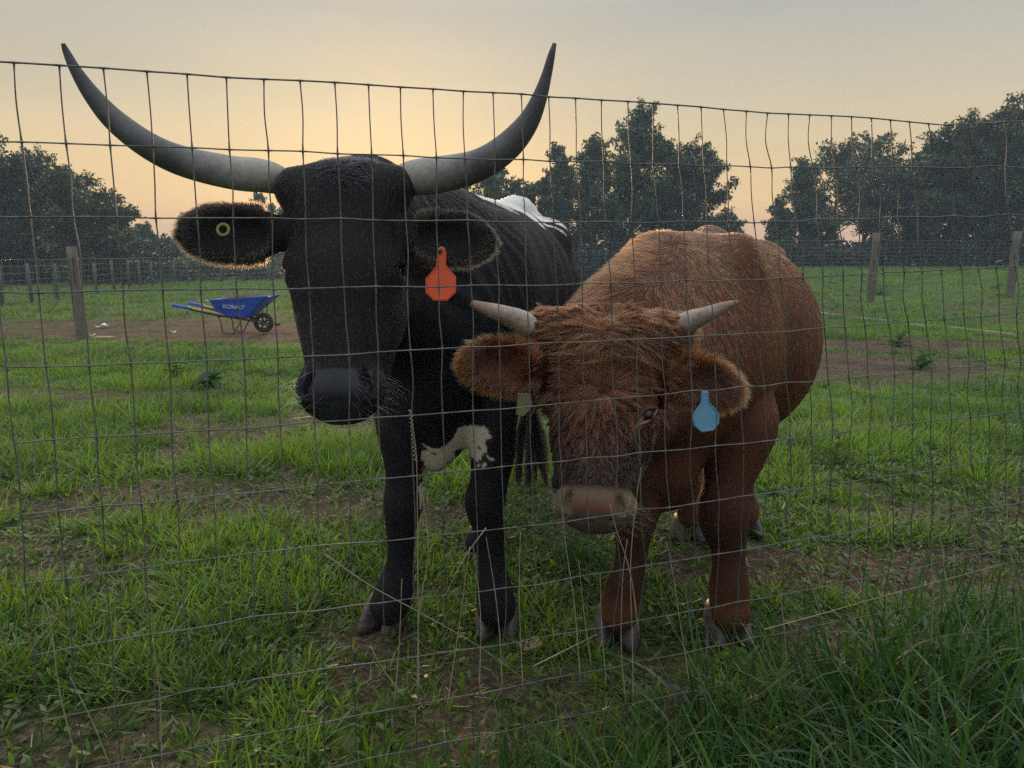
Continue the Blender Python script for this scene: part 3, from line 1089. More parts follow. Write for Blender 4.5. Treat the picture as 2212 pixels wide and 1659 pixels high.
# lettering on the near wall
fc = bpy.data.curves.new('lettering', 'FONT')
fc.body = "KOBALT"
fc.size = 0.088
fc.extrude = 0.0015
fc.offset = 0.0025
fc.space_character = 0.92
fc.align_x = 'CENTER'
fc.align_y = 'CENTER'
fo = bpy.data.objects.new('lettering', fc)
COL.objects.link(fo)
dg = bpy.context.evaluated_depsgraph_get()
me = bpy.data.meshes.new_from_object(fo.evaluated_get(dg))
bpy.data.objects.remove(fo)
M_print = simple('pale_print', (0.50, 0.62, 0.80), (0.62, 0.72, 0.86))
me.materials.clear(); me.materials.append(M_print)
wa, wbp = B(520, 661), None
fmid = (661 - 643) / (680 - 643)
hy = top_h + (bot_h - top_h) * fmid
lt = link('lettering', me, wb)
nrm_tilt = math.atan2((top_h - bot_h), (sect[5][0][2] - sect[0][0][2]))
lt.location = tuple(Vector((wa[0], WBY - hy - 0.012, wa[2])) - Vector(wb.location))
lt.rotation_euler = (math.radians(90) + nrm_tilt, math.radians(3), 0)
lt.scale = (1.0, 0.9, 1)
# hay heap
hv = []
hp = []
for i in range(420):
    u, v = rng.uniform(-.8, .8), rng.uniform(-.85, .85)
    c = (TLf + TRt) / 2 + (TRt - TLf) / 2 * u * 0.62 - np.array([0.06, 0, 0])
    hp.append((c[0], WBY + v * top_h * 0.9, c[2] - 0.025 + 0.055 * (1 - u * u) * (1 - v * v) + rng.uniform(-.01, .02)))
hp = np.array(hp)
n = len(hp)
s = blades(hp, rng.uniform(0, 6.28, n), rng.uniform(.06, .2, n), rng.uniform(.003, .006, n), rng.uniform(.8, 1.6, n), rng.uniform(-.4, .5, n), 3, np.array([0.30, 0.23, 0.15]) * rng.uniform(.4, 1.1, (n, 1)))
hay = mesh_np('hay', s[0], s[1], M_straw, None, False, {'tint': s[2]})
tag(hay, 'loose dry hay heaped in the blue wheelbarrow', 'hay', kind='stuff')
mbh = MB()
c = (TLf + TRt) / 2 - np.array([0.07, 0, 0.03])
mv, mf = [], []
for i in range(7):
    for j in range(20):
        a = 2 * math.pi * j / 20; rr = 1 - i / 6
        mv.append((c[0] + 0.25 * rr * math.cos(a), WBY + 0.22 * rr * math.sin(a), c[2] + 0.05 * (1 - rr ** 2) + random.uniform(0, .01)))
for i in range(6):
    for j in range(20):
        k = (j + 1) % 20
        mf.append((i * 20 + j, i * 20 + k, (i + 1) * 20 + k, (i + 1) * 20 + j))
mbh.add(mv, mf)
tag(mbh.build('muck_heap', simple('muck', (0.05, 0.035, 0.025), (0.16, 0.12, 0.08), 25, 0.95, 0.6, 0.01), None, True), 'brown muck under the hay in the blue wheelbarrow', 'muck')
# handles
for dy in (-0.21, 0.21):
    mb = MB()
    mb.tube([B(392, 656.5, dy * 1.25), B(478, 674, dy), B(545, 688, dy * 0.55)], [0.016, 0.017, 0.017], 8)
    h_ = mb.build('handle', M_handle, wb, True)
    mb = MB()
    mb.tube([B(424, 665, dy * 1.2), B(478, 677.5, dy), B(546, 690, dy * 0.55), B(566, 697, dy * 0.3)], [0.017, 0.02, 0.02, 0.012], 6)
    mb.build('frame_rail', M_blackm, wb, True)
    mb = MB()
    mb.tube([B(391.5, 656.4, dy * 1.26), B(405, 659.2, dy * 1.23), B(428, 664, dy * 1.19)], [0.024, 0.022, 0.0235], 10)
    mb.build('grip', M_blue, h_, True)
    mb = MB()
    mb.tube([B(484, 681, dy), B(490, 696, dy), B(493, 716, dy)], [0.008, 0.008, 0.008], 6)
    mb.tube([B(493, 716, dy), B(515, 719, dy), B(530, 692, dy * .8)], [0.008, 0.008, 0.008], 6)
    mb.build('leg', M_blackm, wb, True)
    mb = MB()
    mb.tube([B(572, 657, dy * .6), B(572, 682, dy * 0.35), B(570, 697, dy * 0.33)], [0.007, 0.007, 0.007], 6)
    mb.build('tray_brace', M_blackm, wb, True)
mb = MB()
for dx_ in (484, 520):
    mb.box(B(dx_, 682), (0.03, 0.42, 0.02))
mb.build('cross_bar', M_blackm, wb)
wc, wr_ = B(569.5, 697), WR(21.5, 570, 697, WBY)
V, F = [], []
for i in range(40):
    a = 2 * math.pi * i / 40
    for j in range(10):
        b = 2 * math.pi * j / 10
        rr = wr_ * 0.80 + wr_ * 0.20 * math.cos(b)
        V.append((wc[0] + rr * math.cos(a), wc[1] + 0.038 * math.sin(b), wc[2] + rr * math.sin(a)))
for i in range(40):
    for j in range(10):
        F.append((i * 10 + j, ((i + 1) % 40) * 10 + j, ((i + 1) % 40) * 10 + (j + 1) % 10, i * 10 + (j + 1) % 10))
mb = MB(); mb.add(V, F)
wheel = mb.build('tyre', M_rubber, wb, True)
mb = MB()
ring = [(wc[0] + wr_ * .62 * math.cos(a), wc[1], wc[2] + wr_ * .62 * math.sin(a)) for a in np.linspace(0, 2 * math.pi, 33)]
mb.tube(ring, 0.012, 6, cap=False)
for k in range(5):
    a = 2 * math.pi * k / 5 + 0.5
    mb.tube([(wc[0], wc[1], wc[2]), (wc[0] + wr_ * .62 * math.cos(a), wc[1], wc[2] + wr_ * .62 * math.sin(a))], [0.016, 0.010], 6)
mb.tube([(wc[0], wc[1] - .09, wc[2]), (wc[0], wc[1] + .09, wc[2])], 0.022, 10)
mb.build('rim', M_blackm, wheel, True)
mb = MB()
for dy in (-.07, .07):
    mb.tube([B(545, 690, dy), B(572, 699, dy), B(600, 699, dy)], 0.009, 6)
mb.box(B(600, 700), (0.02, 0.17, 0.045))
mb.build('wheel_guard', M_blackm, wb, True)

# ------------------------------------------------------------------ litter in the pasture
def scrap(px, py, wpx, hpx, label, mat, name='paper_scrap', cat='litter'):
    q = WG(px, py)
    g = float(gh(q[0], q[1]))
    s = WR(wpx / 2, px, py, q[1])
    mb = MB()
    nu, nv = 9, 7
    V, F = [], []
    for i in range(nu):
        for j in range(nv):
            u, v = i / (nu - 1) * 2 - 1, j / (nv - 1) * 2 - 1
            V.append((q[0] + u * s * (1 - .2 * abs(v)) + random.uniform(-.1, .1) * s, q[1] + v * s * 0.8, g + 0.02 + WR(hpx, px, py, q[1]) * (0.5 + 0.5 * math.sin(3.1 * u + 1.2 * v + px)) * (1 - .4 * u * u) + random.uniform(0, .01)))
    for i in range(nu - 1):
        for j in range(nv - 1):
            a = i * nv + j
            F.append((a, a + nv, a + nv + 1, a + 1))
    mb.add(V, F)
    o = mb.build(name, mat, None, True)
    sm = o.modifiers.new('thick', 'SOLIDIFY'); sm.thickness = 0.003
    return tag(o, label, cat)


M_paper = simple('crumpled_paper', (0.62, 0.60, 0.60), (0.74, 0.72, 0.72), 6, 0.8)
scrap(220, 707, 26, 8, 'crumpled white paper on the bare soil right of the thick post', M_paper)
scrap(200, 727, 12, 5, 'small pale paper ball beside the brown board on the soil', M_paper)
scrap(375, 719, 12, 4, 'white scrap with dark underside left of the wheelbarrow legs', M_paper)
scrap(160, 690, 16, 3, 'dark flat rag on the soil left of the thick post', simple('dark_rag', (0.015, 0.014, 0.014), (0.03, 0.03, 0.03)), 'rag')


def board(p, q_, wd, th, label, mat, name='board', cat='board', lift=0.02):
    a, b = np.array(WG(*p)), np.array(WG(*q_))
    a[2] = float(gh(a[0], a[1])) + lift; b[2] = float(gh(b[0], b[1])) + lift
    d = b - a
    mb = MB()
    R = Matrix(((d[0], 0, 0), (d[1], 0, 0), (d[2], 0, 0)))
    X = norm(d); Yv = norm(np.cross([0, 0, 1], X)); Z = np.cross(X, Yv)
    R = Matrix([[X[i], Yv[i], Z[i]] for i in range(3)])
    mb.box(tuple((a + b) / 2), (float(np.linalg.norm(d)), wd, th), R)
    return tag(mb.build(name, mat, None, bevel=0.002), label, cat)


M_bl = simple('light_board', (0.36, 0.25, 0.15), (0.48, 0.34, 0.22), 10, 0.8, stretch=(1, 6, 1))
board((206, 730), (246, 730), 0.10, 0.03, 'short brown board lying on the soil at the foot of the thick post', M_bl)
board((1122, 1400), (1168, 1386), 0.05, 0.018, 'small tan plank scrap in the grass between bull and steer hooves', M_bl, lift=0.01)
M_pvc = simple('grey_pipe', (0.26, 0.25, 0.235), (0.36, 0.35, 0.33), 10, 0.5)
for i, (p, q_, lab) in enumerate((((1768, 677), (1816, 683), 'pale thin rail on the ground just right of the steer'), ((1845, 687), (1925, 696), 'pale thin rail lying in the grass under the lone post'),
                                  ((1950, 700), (2010, 707), 'short middle piece of the pale rails lying in the right pasture'), ((2050, 709), (2192, 724), 'longest pale rail on the ground, furthest right'))):
    board(p, q_, 0.05, 0.035, lab, M_pvc, 'fence_rail', 'rail')
# black rubber trough half hidden between bull and steer
tq = WG(1275, 628)
root = empty('water_trough', (tq[0], tq[1], float(gh(tq[0], tq[1]))), 'black rubber trough standing between the bull rump and the steer neck', 'trough')
V, F = [], []
rs = [(0.42, 0.0), (0.46, 0.12), (0.52, 0.36), (0.55, 0.38), (0.50, 0.38), (0.44, 0.12), (0.40, 0.05)]
for r_, z_ in rs:
    for j in range(32):
        a = 2 * math.pi * j / 32
        V.append((tq[0] + r_ * 1.25 * math.cos(a), tq[1] + r_ * 0.75 * math.sin(a), root.location[2] + z_))
for i in range(len(rs) - 1):
    for j in range(32):
        k = (j + 1) % 32
        F.append((i * 32 + j, i * 32 + k, (i + 1) * 32 + k, (i + 1) * 32 + j))
F.append(tuple(range(6 * 32, 7 * 32)))
F.append(tuple(range(32))[::-1])
mb = MB(); mb.add(V, F)
mb.build('tub', M_rubber, root, True)
# ------------------------------------------------------------------ sculpting by distance field
class Clay:
    def __init__(s, lo, hi, h):
        s.lo, s.h = np.array(lo, float), h
        s.n = np.ceil((np.array(hi) - s.lo) / h).astype(int) + 1
        s.F = np.full(tuple(s.n), 0.2, np.float32)
        s.ax = [(s.lo[i] + h * np.arange(s.n[i])).astype(np.float32) for i in range(3)]

    def region(s, lo, hi):
        a = np.clip(np.floor((np.array(lo) - s.lo) / s.h).astype(int), 0, s.n)
        b = np.clip(np.ceil((np.array(hi) - s.lo) / s.h).astype(int) + 1, 0, s.n)
        sl = tuple(slice(i, j) for i, j in zip(a, b))
        X = s.ax[0][sl[0]][:, None, None]; Y = s.ax[1][sl[1]][None, :, None]; Z = s.ax[2][sl[2]][None, None, :]
        return sl, X, Y, Z

    def put(s, sl, d, k, mode):
        A = s.F[sl]
        if mode == 'sub':
            d = -d
            h = np.clip(0.5 - 0.5 * (A - d) / k, 0, 1)
            s.F[sl] = A * (1 - h) + d * h + k * h * (1 - h)
            # smooth maximum
        else:
            h = np.clip(0.5 + 0.5 * (A - d) / k, 0, 1)
            s.F[sl] = A * (1 - h) + d * h - k * h * (1 - h)

    def cap(s, a, b, ra, rb, k=0.03, flat=None, mode='add'):
        a, b = np.asarray(a, float), np.asarray(b, float)
        R = max(ra, rb) + k + 2 * s.h
        sl, X, Y, Z = s.region(np.minimum(a, b) - R, np.maximum(a, b) + R)
        ab = b - a
        L2 = float(ab @ ab) + 1e-9
        t = np.clip(((X - a[0]) * ab[0] + (Y - a[1]) * ab[1] + (Z - a[2]) * ab[2]) / L2, 0, 1)
        qx, qy, qz = X - a[0] - t * ab[0], Y - a[1] - t * ab[1], Z - a[2] - t * ab[2]
        if flat is not None:
            w, f = norm(flat[0]), flat[1]
            m = (qx * w[0] + qy * w[1] + qz * w[2]) * (1 / f - 1)
            qx, qy, qz = qx + m * w[0], qy + m * w[1], qz + m * w[2]
        d = np.sqrt(qx * qx + qy * qy + qz * qz) - (ra + (rb - ra) * t)
        s.put(sl, d.astype(np.float32), k, mode)

    def chain(s, P, k=0.03, flat=None, sub=4):
        P = np.array([list(p) for p in P], float)      # x,y,z,r
        Q = cat_rom(P, sub) if len(P) > 2 else P
        for i in range(len(Q) - 1):
            s.cap(Q[i][:3], Q[i + 1][:3], Q[i][3], Q[i + 1][3], k if i == 0 or i == len(Q) - 2 else min(k, 0.02), flat)

    def ell(s, c, r, R=None, k=0.03, mode='add'):
        c, r = np.asarray(c, float), np.asarray(r, float)
        R = np.eye(3) if R is None else np.asarray(R, float)
        ext = np.sqrt(((R * r[:, None]) ** 2).sum(0)) + k + 2 * s.h
        sl, X, Y, Z = s.region(c - ext, c + ext)
        X, Y, Z = X - c[0], Y - c[1], Z - c[2]
        k0 = k1 = 0
        for i in range(3):
            p = X * R[i][0] + Y * R[i][1] + Z * R[i][2]
            k0 = k0 + (p / r[i]) ** 2
            k1 = k1 + (p / r[i] ** 2) ** 2
        k0, k1 = np.sqrt(k0), np.sqrt(k1) + 1e-6
        d = np.where(k0 < 0.05, -r.min(), k0 * (k0 - 1) / k1)
        s.put(sl, d.astype(np.float32), k, mode)

    def mesh(s):
        F = s.F
        ins = F < 0
        nx, ny, nz = F.shape
        c = np.zeros((nx - 1, ny - 1, nz - 1), np.uint8)
        for dx in (0, 1):
            for dy in (0, 1):
                for dz in (0, 1):
                    c += ins[dx:nx - 1 + dx, dy:ny - 1 + dy, dz:nz - 1 + dz]
        act = (c > 0) & (c < 8)
        I = np.argwhere(act)
        idx = np.full(act.shape, -1, np.int32)
        idx[act] = np.arange(len(I))
        S, C = np.zeros((len(I), 3)), np.zeros(len(I))
        co = [(a, b, d) for a in (0, 1) for b in (0, 1) for d in (0, 1)]
        for p in co:
            for ax in range(3):
                if p[ax] == 0:
                    q = list(p); q[ax] = 1
                    fa = F[I[:, 0] + p[0], I[:, 1] + p[1], I[:, 2] + p[2]]
                    fb = F[I[:, 0] + q[0], I[:, 1] + q[1], I[:, 2] + q[2]]
                    m = (fa < 0) != (fb < 0)
                    t = fa[m] / (fa[m] - fb[m])
                    pos = np.tile(np.array(p, float), (m.sum(), 1))
                    pos[:, ax] = t
                    S[m] += pos
                    C[m] += 1
        V = (I + S / C[:, None]) * s.h + s.lo
        Q = []
        for ax in range(3):
            o1, o2 = [(1, 2), (2, 0), (0, 1)][ax]
            sla = [slice(1, -1)] * 3; sla[ax] = slice(0, -1)
            slb = [slice(1, -1)] * 3; slb[ax] = slice(1, None)
            A, Bv = ins[tuple(sla)], ins[tuple(slb)]
            E = np.argwhere(A != Bv)
            fl = A[tuple(E.T)]
            E = E + 1
            E[:, ax] -= 1
            u, v = np.zeros(3, int), np.zeros(3, int)
            u[o1] = 1; v[o2] = 1
            g = lambda K: idx[K[:, 0], K[:, 1], K[:, 2]]
            q = np.stack([g(E - u - v), g(E - v), g(E), g(E - u)], 1)
            q[~fl] = q[~fl][:, ::-1]
            Q.append(q)
        Q = np.concatenate(Q)
        return V, Q[(Q >= 0).all(1)]


def relax(V, Q, it=2, f=0.5):
    n = len(V)
    e = np.concatenate([Q[:, [0, 1]], Q[:, [1, 2]], Q[:, [2, 3]], Q[:, [3, 0]]])
    for _ in range(it):
        A = np.zeros_like(V); c = np.zeros(n)
        for a, b in ((0, 1), (1, 0)):
            for d in range(3):
                A[:, d] += np.bincount(e[:, a], V[e[:, b], d], n)
            c += np.bincount(e[:, a], minlength=n)
        V = V * (1 - f) + f * A / np.maximum(c, 1)[:, None]
    return V


def vnormals(V, Q):
    n = np.cross(V[Q[:, 2]] - V[Q[:, 0]], V[Q[:, 3]] - V[Q[:, 1]])
    N = np.zeros_like(V)
    for j in range(4):
        for d in range(3):
            N[:, d] += np.bincount(Q[:, j], n[:, d], len(V))
    return norm(N)


def fur(name, root, V, Q, N, count, dens, length, direc, color, mat, npt=5, lift=0.25, rad=0.0005, clump=0.35, cscale=45, gravity=0.35, seed=1, wave=0.0, guides=0, lock=0.7):
    """strands rooted on the skin; dens/length/color are per vertex arrays, direc a per vertex field"""
    r = np.random.default_rng(seed)
    a = V[Q]
    area = 0.5 * np.linalg.norm(np.cross(a[:, 2] - a[:, 0], a[:, 3] - a[:, 1]), axis=1)
    w = area * dens[Q].mean(1)
    w /= w.sum()
    f = r.choice(len(Q), count, p=w)
    u, v = r.random(count), r.random(count)
    W4 = np.stack([(1 - u) * (1 - v), u * (1 - v), u * v, (1 - u) * v], 1)
    ip = lambda A: (A[Q[f]] * (W4[..., None] if A.ndim == 2 else W4)).sum(1)
    P, n, D, L, Cc = ip(V), norm(ip(N)), ip(direc), ip(length), ip(color)
    k = L > 0.002
    P, n, D, L, Cc = P[k], n[k], D[k], L[k], Cc[k]
    m = len(P)
    L = L * r.uniform(0.6, 1.2, m)
    nf = np.stack([vn3(P * cscale + 11 * i) for i in range(3)], 1) - 0.5
    nf2 = np.stack([vn3(P * cscale * 3.1 + 7 * i + 5) for i in range(3)], 1) - 0.5
    D = norm(D + nf * clump * 2 + nf2 * clump * 0.8)
    D = D - n * (D * n).sum(1)[:, None]
    D = norm(D)
    lf = (lift * (0.7 + 0.6 * r.random(m)))[:, None] if np.isscalar(lift) else (ip(lift) * (0.7 + .6 * r.random(m)))[:, None] if False else (lift * 1.0)
    cur = P - n * 0.001
    pts = [cur]
    T = norm(n * lf + D * (1 - lf) + r.normal(0, 0.07, (m, 3)))
    for i in range(npt - 1):
        cur = cur + T * (L / (npt - 1))[:, None]
        pts.append(cur)
        T = norm(T + (np.array([0, 0, -1.0]) * gravity + D * 0.25 - n * 0.10 * lf) / (npt - 1) * 1.2 + (nf2 * wave if wave else 0))
    A = np.stack(pts, 1)
    if guides:
        gi = r.choice(m, guides, replace=False)
        kd = KDTree(guides)
        for j, q in enumerate(gi):
            kd.insert(P[q], j)
        kd.balance()
        near = np.fromiter((kd.find(q)[1] for q in P.tolist()), int, m)
        G = A[gi][near]
        tt = (np.linspace(0, 1, npt) ** 1.2)[None, :, None]
        same = ((n * n[gi][near]).sum(1) > .6)[:, None, None] * 1.0
        A = A + (G - A) * tt * lock * same
        Cc = Cc * (r.uniform(.5, 1.65, guides) ** 1.0)[near][:, None]
    pos = A.reshape(-1, 3) - np.array(root.location)
    hc = bpy.data.hair_curves.new(name)
    hc.add_curves([npt] * m)
    hc.attributes['position'].data.foreach_set('vector', pos.astype(np.float32).ravel())
    ra = hc.attributes.new('radius', 'FLOAT', 'POINT') if 'radius' not in hc.attributes else hc.attributes['radius']
    prof = rad * (1 - 0.85 * np.linspace(0, 1, npt) ** 1.5)
    ra.data.foreach_set('value', np.tile(prof, m).astype(np.float32))
    ca = hc.attributes.new('coat', 'FLOAT_COLOR', 'CURVE')
    Cc = np.clip(Cc * r.uniform(0.72, 1.28, (m, 1)) * (1 + r.normal(0, .03, (m, 3))), 0.002, 0.9)
    ca.data.foreach_set('color', np.concatenate([Cc, np.ones((m, 1))], 1).astype(np.float32).ravel())
    hc.materials.append(mat)
    o = bpy.data.objects.new(name, hc)
    COL.objects.link(o)
    o.parent = root
    return o


def coat_mat(name, rough_base=0.75, sheen=0.25):
    m = Mat(name)
    a, wt = m.attr('coat'), m.attr('wet')
    nz = m.noise(260, 3, 0.6)
    mr = m.new("ShaderNodeMapRange")
    mr.inputs['To Min'].default_value = rough_base
    mr.inputs['To Max'].default_value = 0.20
    m.l.new(wt.outputs['Fac'], mr.inputs[0])
    vo = m.new("ShaderNodeTexVoronoi")
    vo.inputs['Scale'].default_value = 240
    tc = m.new("ShaderNodeTexCoord"); m.l.new(tc.outputs['Object'], vo.inputs[0])
    mx = m.mix(wt.outputs['Fac'], nz.outputs[0], vo.outputs['Distance'])
    b = m.bsdf(a.outputs['Color'], mr.outputs[0], mx.outputs[0], 0.22, 0.0012, spec=0.22)
    return m.done(b)


def hair_mat(name, rough=0.35, rr=0.35):
    m = Mat(name)
    a = m.attr('coat')
    h = m.new("ShaderNodeBsdfHairPrincipled")
    h.parametrization = 'COLOR'
    m.l.new(a.outputs['Color'], h.inputs['Color'])
    h.inputs['Roughness'].default_value = rough
    h.inputs['Radial Roughness'].default_value = rr
    h.inputs['Coat'].default_value = 0.0
    if 'IOR' in h.inputs: h.inputs['IOR'].default_value = 1.5
    return m.done(h)


M_hide = coat_mat('hide')
M_hairb = hair_mat('short_hair', 0.24, 0.3)
M_hairs = hair_mat('shaggy_hair', 0.28, 0.4)
M_eye = simple('eye_dark', (0.006, 0.005, 0.005), (0.012, 0.009, 0.008), 50, 0.06, 0, 0.001)
M_hoof = simple('hoof_horn', (0.030, 0.026, 0.028), (0.13, 0.105, 0.10), 26, 0.5, 0.4, 0.003, stretch=(1, 1, 3))


def horn_mat(name, stops, streak=(0.6, 1.2)):
    m = Mat(name)
    t = m.attr('along')
    nz = m.noise(35, 6, 0.65, stretch=(0.6, 1, 1))
    add = m.new("ShaderNodeMath", operation='MULTIPLY_ADD')
    m.l.new(nz.outputs[0], add.inputs[0]); add.inputs[1].default_value = 0.28
    sub = m.new("ShaderNodeMath", operation='SUBTRACT'); m.l.new(t.outputs['Fac'], sub.inputs[0]); sub.inputs[1].default_value = 0.14
    m.l.new(sub.outputs[0], add.inputs[2])
    r = m.ramp(add.outputs[0], stops)
    n2 = m.noise(90, 4, 0.7)
    r2 = m.ramp(n2.outputs[0], [(0.3, (streak[0],) * 3), (0.7, (streak[1],) * 3)])
    mx = m.mix(1.0, r.outputs[0], r2.outputs[0], 'MULTIPLY')
    return m.done(m.bsdf(mx.outputs[0], 0.48, n2.outputs[0], 0.25, 0.003, spec=0.4))


def horn(name, root, pts, mat, n=20, rings=0.0):
    Q = np.array([list(W(p[0], p[1], p[3])) + [WR(p[2], p[0], p[1], p[3])] for p in pts])
    C = cat_rom(Q, 7)
    rr = np.maximum(C[:, 3], 0.002)
    # rounded tip
    tip = C[-1, :3] + (C[-1, :3] - C[-2, :3]) * 0.25
    P = np.vstack([C[:, :3], tip])
    rr = np.append(rr, rr[-1] * 0.35)
    t = np.linspace(0, 1, len(P))
    rr = rr * (1 + rings * np.sin(t * 60) * (t < 0.4)) * (1 + 0.015 * np.sin(t * 23 + 1))
    V, F = tube_arrays(P, rr, n)
    L = np.concatenate([[0], np.cumsum(np.linalg.norm(np.diff(P, axis=0), axis=1))])
    al = np.repeat(L / L[-1], n)
    quads = np.array([f for f in F if len(f) == 4])
    caps = [np.array([f]) for f in F if len(f) > 4]
    return mesh_np(name, V, [quads] + caps, mat, root, True, {'along': al})


def hoof(root, x, y, yaw, s=1.0, mat=None, splay=0.12):
    """two claws, each a part"""
    for sd in (-1, 1):
        V, F = [], []
        n = 16
        prof = [(0.0, 1.0, 0.0), (0.018, 0.97, 0.004), (0.045, 0.86, 0.014), (0.066, 0.76, 0.022), (0.075, 0.6, 0.024)]
        for z, k, sh in prof:
            for j in range(n):
                a = 2 * math.pi * j / n
                cx, cy = math.cos(a), math.sin(a)
                lx = 0.027 * k * cx * (1 - 0.25 * max(0, -cy)) + sd * 0.0285 * (1 if z < .05 else .9)
                ly = (0.062 if cy < 0 else 0.038) * k * cy + sh
                ang = yaw + sd * splay
                lx2 = lx * math.cos(ang) - ly * math.sin(ang)
                ly2 = lx * math.sin(ang) + ly * math.cos(ang)
                V.append((x + lx2 * s, y + ly2 * s + 0.03, z * s * 0.98 - 0.002))
        for i in range(len(prof) - 1):
            for j in range(n):
                k = (j + 1) % n
                F.append((i * n + j, i * n + k, (i + 1) * n + k, (i + 1) * n + j))
        F.append(tuple(range(n))[::-1]); F.append(tuple((len(prof) - 1) * n + j for j in range(n)))
        mb = MB(); mb.add(V, F)
        mb.build('hoof_claw', mat or M_hoof, root, True)


def ear_tag_part(root, outline, Y, mat, name='ear_tag', thick=0.0022, tilt=0.0, label=None):
    P = [W(px, py, Y) for px, py in outline]
    c = sum(P) / len(P)
    P = [p + np.array([0, tilt * (p[0] - c[0]), 0]) for p in P]
    n = len(P)
    V = [tuple(p) for p in P] + [tuple(p + np.array([0, thick, 0])) for p in P]
    F = [tuple(range(n))[::-1], tuple(range(n, 2 * n))] + [(i, (i + 1) % n, n + (i + 1) % n, n + i) for i in range(n)]
    mb = MB(); mb.add(V, F)
    o = mb.build(name, mat, root, bevel=0.0008)
    # raised rim
    rim = [c + (p - c) * 0.93 + np.array([0, -0.0008, 0]) for p in P]
    mb = MB(); mb.tube(rim + [rim[0]], 0.0009, 5, cap=False)
    mb.build('tag_rim', mat, o, True)
    if label: o['label'] = label
    return o


def frame(O, tip, yaw, roll=0.0):
    u = norm(tip - O)
    l = np.array([math.cos(yaw), math.sin(yaw), roll])
    l = norm(l - u * (l @ u))
    n = np.cross(u, l)
    return u, l, n


class Head:
    def __init__(s, C, O, tip, yaw, S, SX=1.0, roll=0.0):
        s.C, s.O, s.S, s.SX = C, O, S, SX
        s.u, s.l, s.n = frame(O, tip, yaw, roll)
        s.R = np.array([s.l, s.n, s.u])

    def p(s, L, N, U):
        return s.O + s.S * (s.l * L * s.SX + s.n * N + s.u * U)

    def ell(s, c, r, k=0.02, mode='add', both=False, rot=0.0):
        for sd in ((-1, 1) if both else (1,)):
            ca, sa = math.cos(rot * sd), math.sin(rot * sd)
            R = np.array([s.l * ca + s.u * sa, s.n, -s.l * sa + s.u * ca])
            s.C.ell(s.p(c[0] * sd, c[1], c[2]), np.array([r[0] * s.SX, r[1], r[2]]) * s.S, R, k * s.S, mode)

    def cap(s, a, b, ra, rb, k=0.02, both=False, flat=None, mode='add'):
        for sd in ((-1, 1) if both else (1,)):
            s.C.cap(s.p(a[0] * sd, a[1], a[2]), s.p(b[0] * sd, b[1], b[2]), ra * s.S, rb * s.S, k * s.S, flat, mode)

    def loc(s, V):
        q = (V - s.O) @ s.R.T / s.S
        q[:, 0] /= s.SX
        return q


def build_skull(H, jaw=1.0, cu=0.03, cw=0.105, eu=0.222):
    H.ell((0, -0.075, 0.13), (0.122, 0.095, 0.15), 0.03)
    H.ell((0, -0.05, 0.045), (0.115, 0.062, 0.06), 0.03)
    H.ell((0, -0.04, 0.02), (0.05, 0.045, 0.035), 0.03)
    H.cap((0.05, -0.050, cu), (cw, -0.045, cu + .006), 0.052, 0.048, 0.02, True)
    H.ell((0, -0.06, cu + .045), (cw + .02, 0.075, 0.075), 0.03)
    H.ell((0, -0.055, 0.235), (0.112, 0.075, 0.11), 0.03)
    H.ell((0.096, -0.055, 0.215), (0.036, 0.042, 0.045), 0.022, both=True)        # brow
    H.cap((0, -0.055, 0.22), (0, -0.045, 0.43), 0.074, 0.056, 0.04)
    H.ell((0, -0.095, 0.33), (0.094, 0.10, 0.14), 0.03)
    H.cap((0.052, -0.17, 0.27), (0.035, -0.105, 0.46), 0.07 * jaw, 0.045, 0.03, True)
    H.ell((0.070, -0.12, 0.27), (0.046, 0.075, 0.10), 0.03, both=True)             # cheek muscle
    H.cap((0.086, -0.055, 0.275), (0.066, -0.052, 0.41), 0.024, 0.015, 0.012, True)
    H.cap((0.092, -0.03, 0.165), (0.118, -0.055, 0.212), 0.014, 0.012, 0.012, True)   # cheek bone ridge
    H.ell((0, -0.055, 0.470), (0.078, 0.058, 0.060), 0.025)
    H.ell((0.052, -0.048, 0.478), (0.040, 0.046, 0.052), 0.02, both=True)           # nostril wings
    H.ell((0, -0.028, 0.482), (0.060, 0.034, 0.042), 0.022)                          # nose pad
    H.ell((0, -0.070, 0.520), (0.062, 0.045, 0.030), 0.012)                          # lower lip
    H.ell((0, -0.055, 0.512), (0.085, 0.075, 0.0022), 0.006, 'sub')                  # mouth line
    H.ell((0.056, -0.004, 0.468), (0.0088, 0.030, 0.026), 0.007, 'sub', True, rot=-0.22)   # nostrils
    H.ell((0.060, -0.008, 0.488), (0.007, 0.022, 0.016), 0.006, 'sub', True, rot=0.5)
    # eye sockets and lids
    H.ell((0.113, -0.052, eu), (0.020, 0.024, 0.012), 0.010, 'sub', True)


def make_ear(C, base, tip, wide, wr, thick, face, k=0.02, cup=0.75):
    """leaf shaped cupped ear from base to tip"""
    a = norm(tip - base)
    w = norm(wide - a * (wide @ a))
    t = np.cross(a, w)
    if t @ face < 0: t = -t
    c = base * 0.46 + tip * 0.54
    hl = np.linalg.norm(tip - base) * 0.5
    R = np.array([a, w, t])
    C.ell(c, (hl, wr, thick), R, k)
    C.cap(base, c, wr * 0.6, wr * 0.6, k, (t, 0.45))
    C.ell(base * .72 + tip * .28, (hl * .55, wr * .86, thick * 1.35), R, k)
    C.ell(c + t * thick * 1.25, (hl * cup, wr * cup, thick * 1.15), R, 0.008, 'sub')
    return dict(c=c, R=R, hl=hl, wr=wr, base=base, tip=tip)


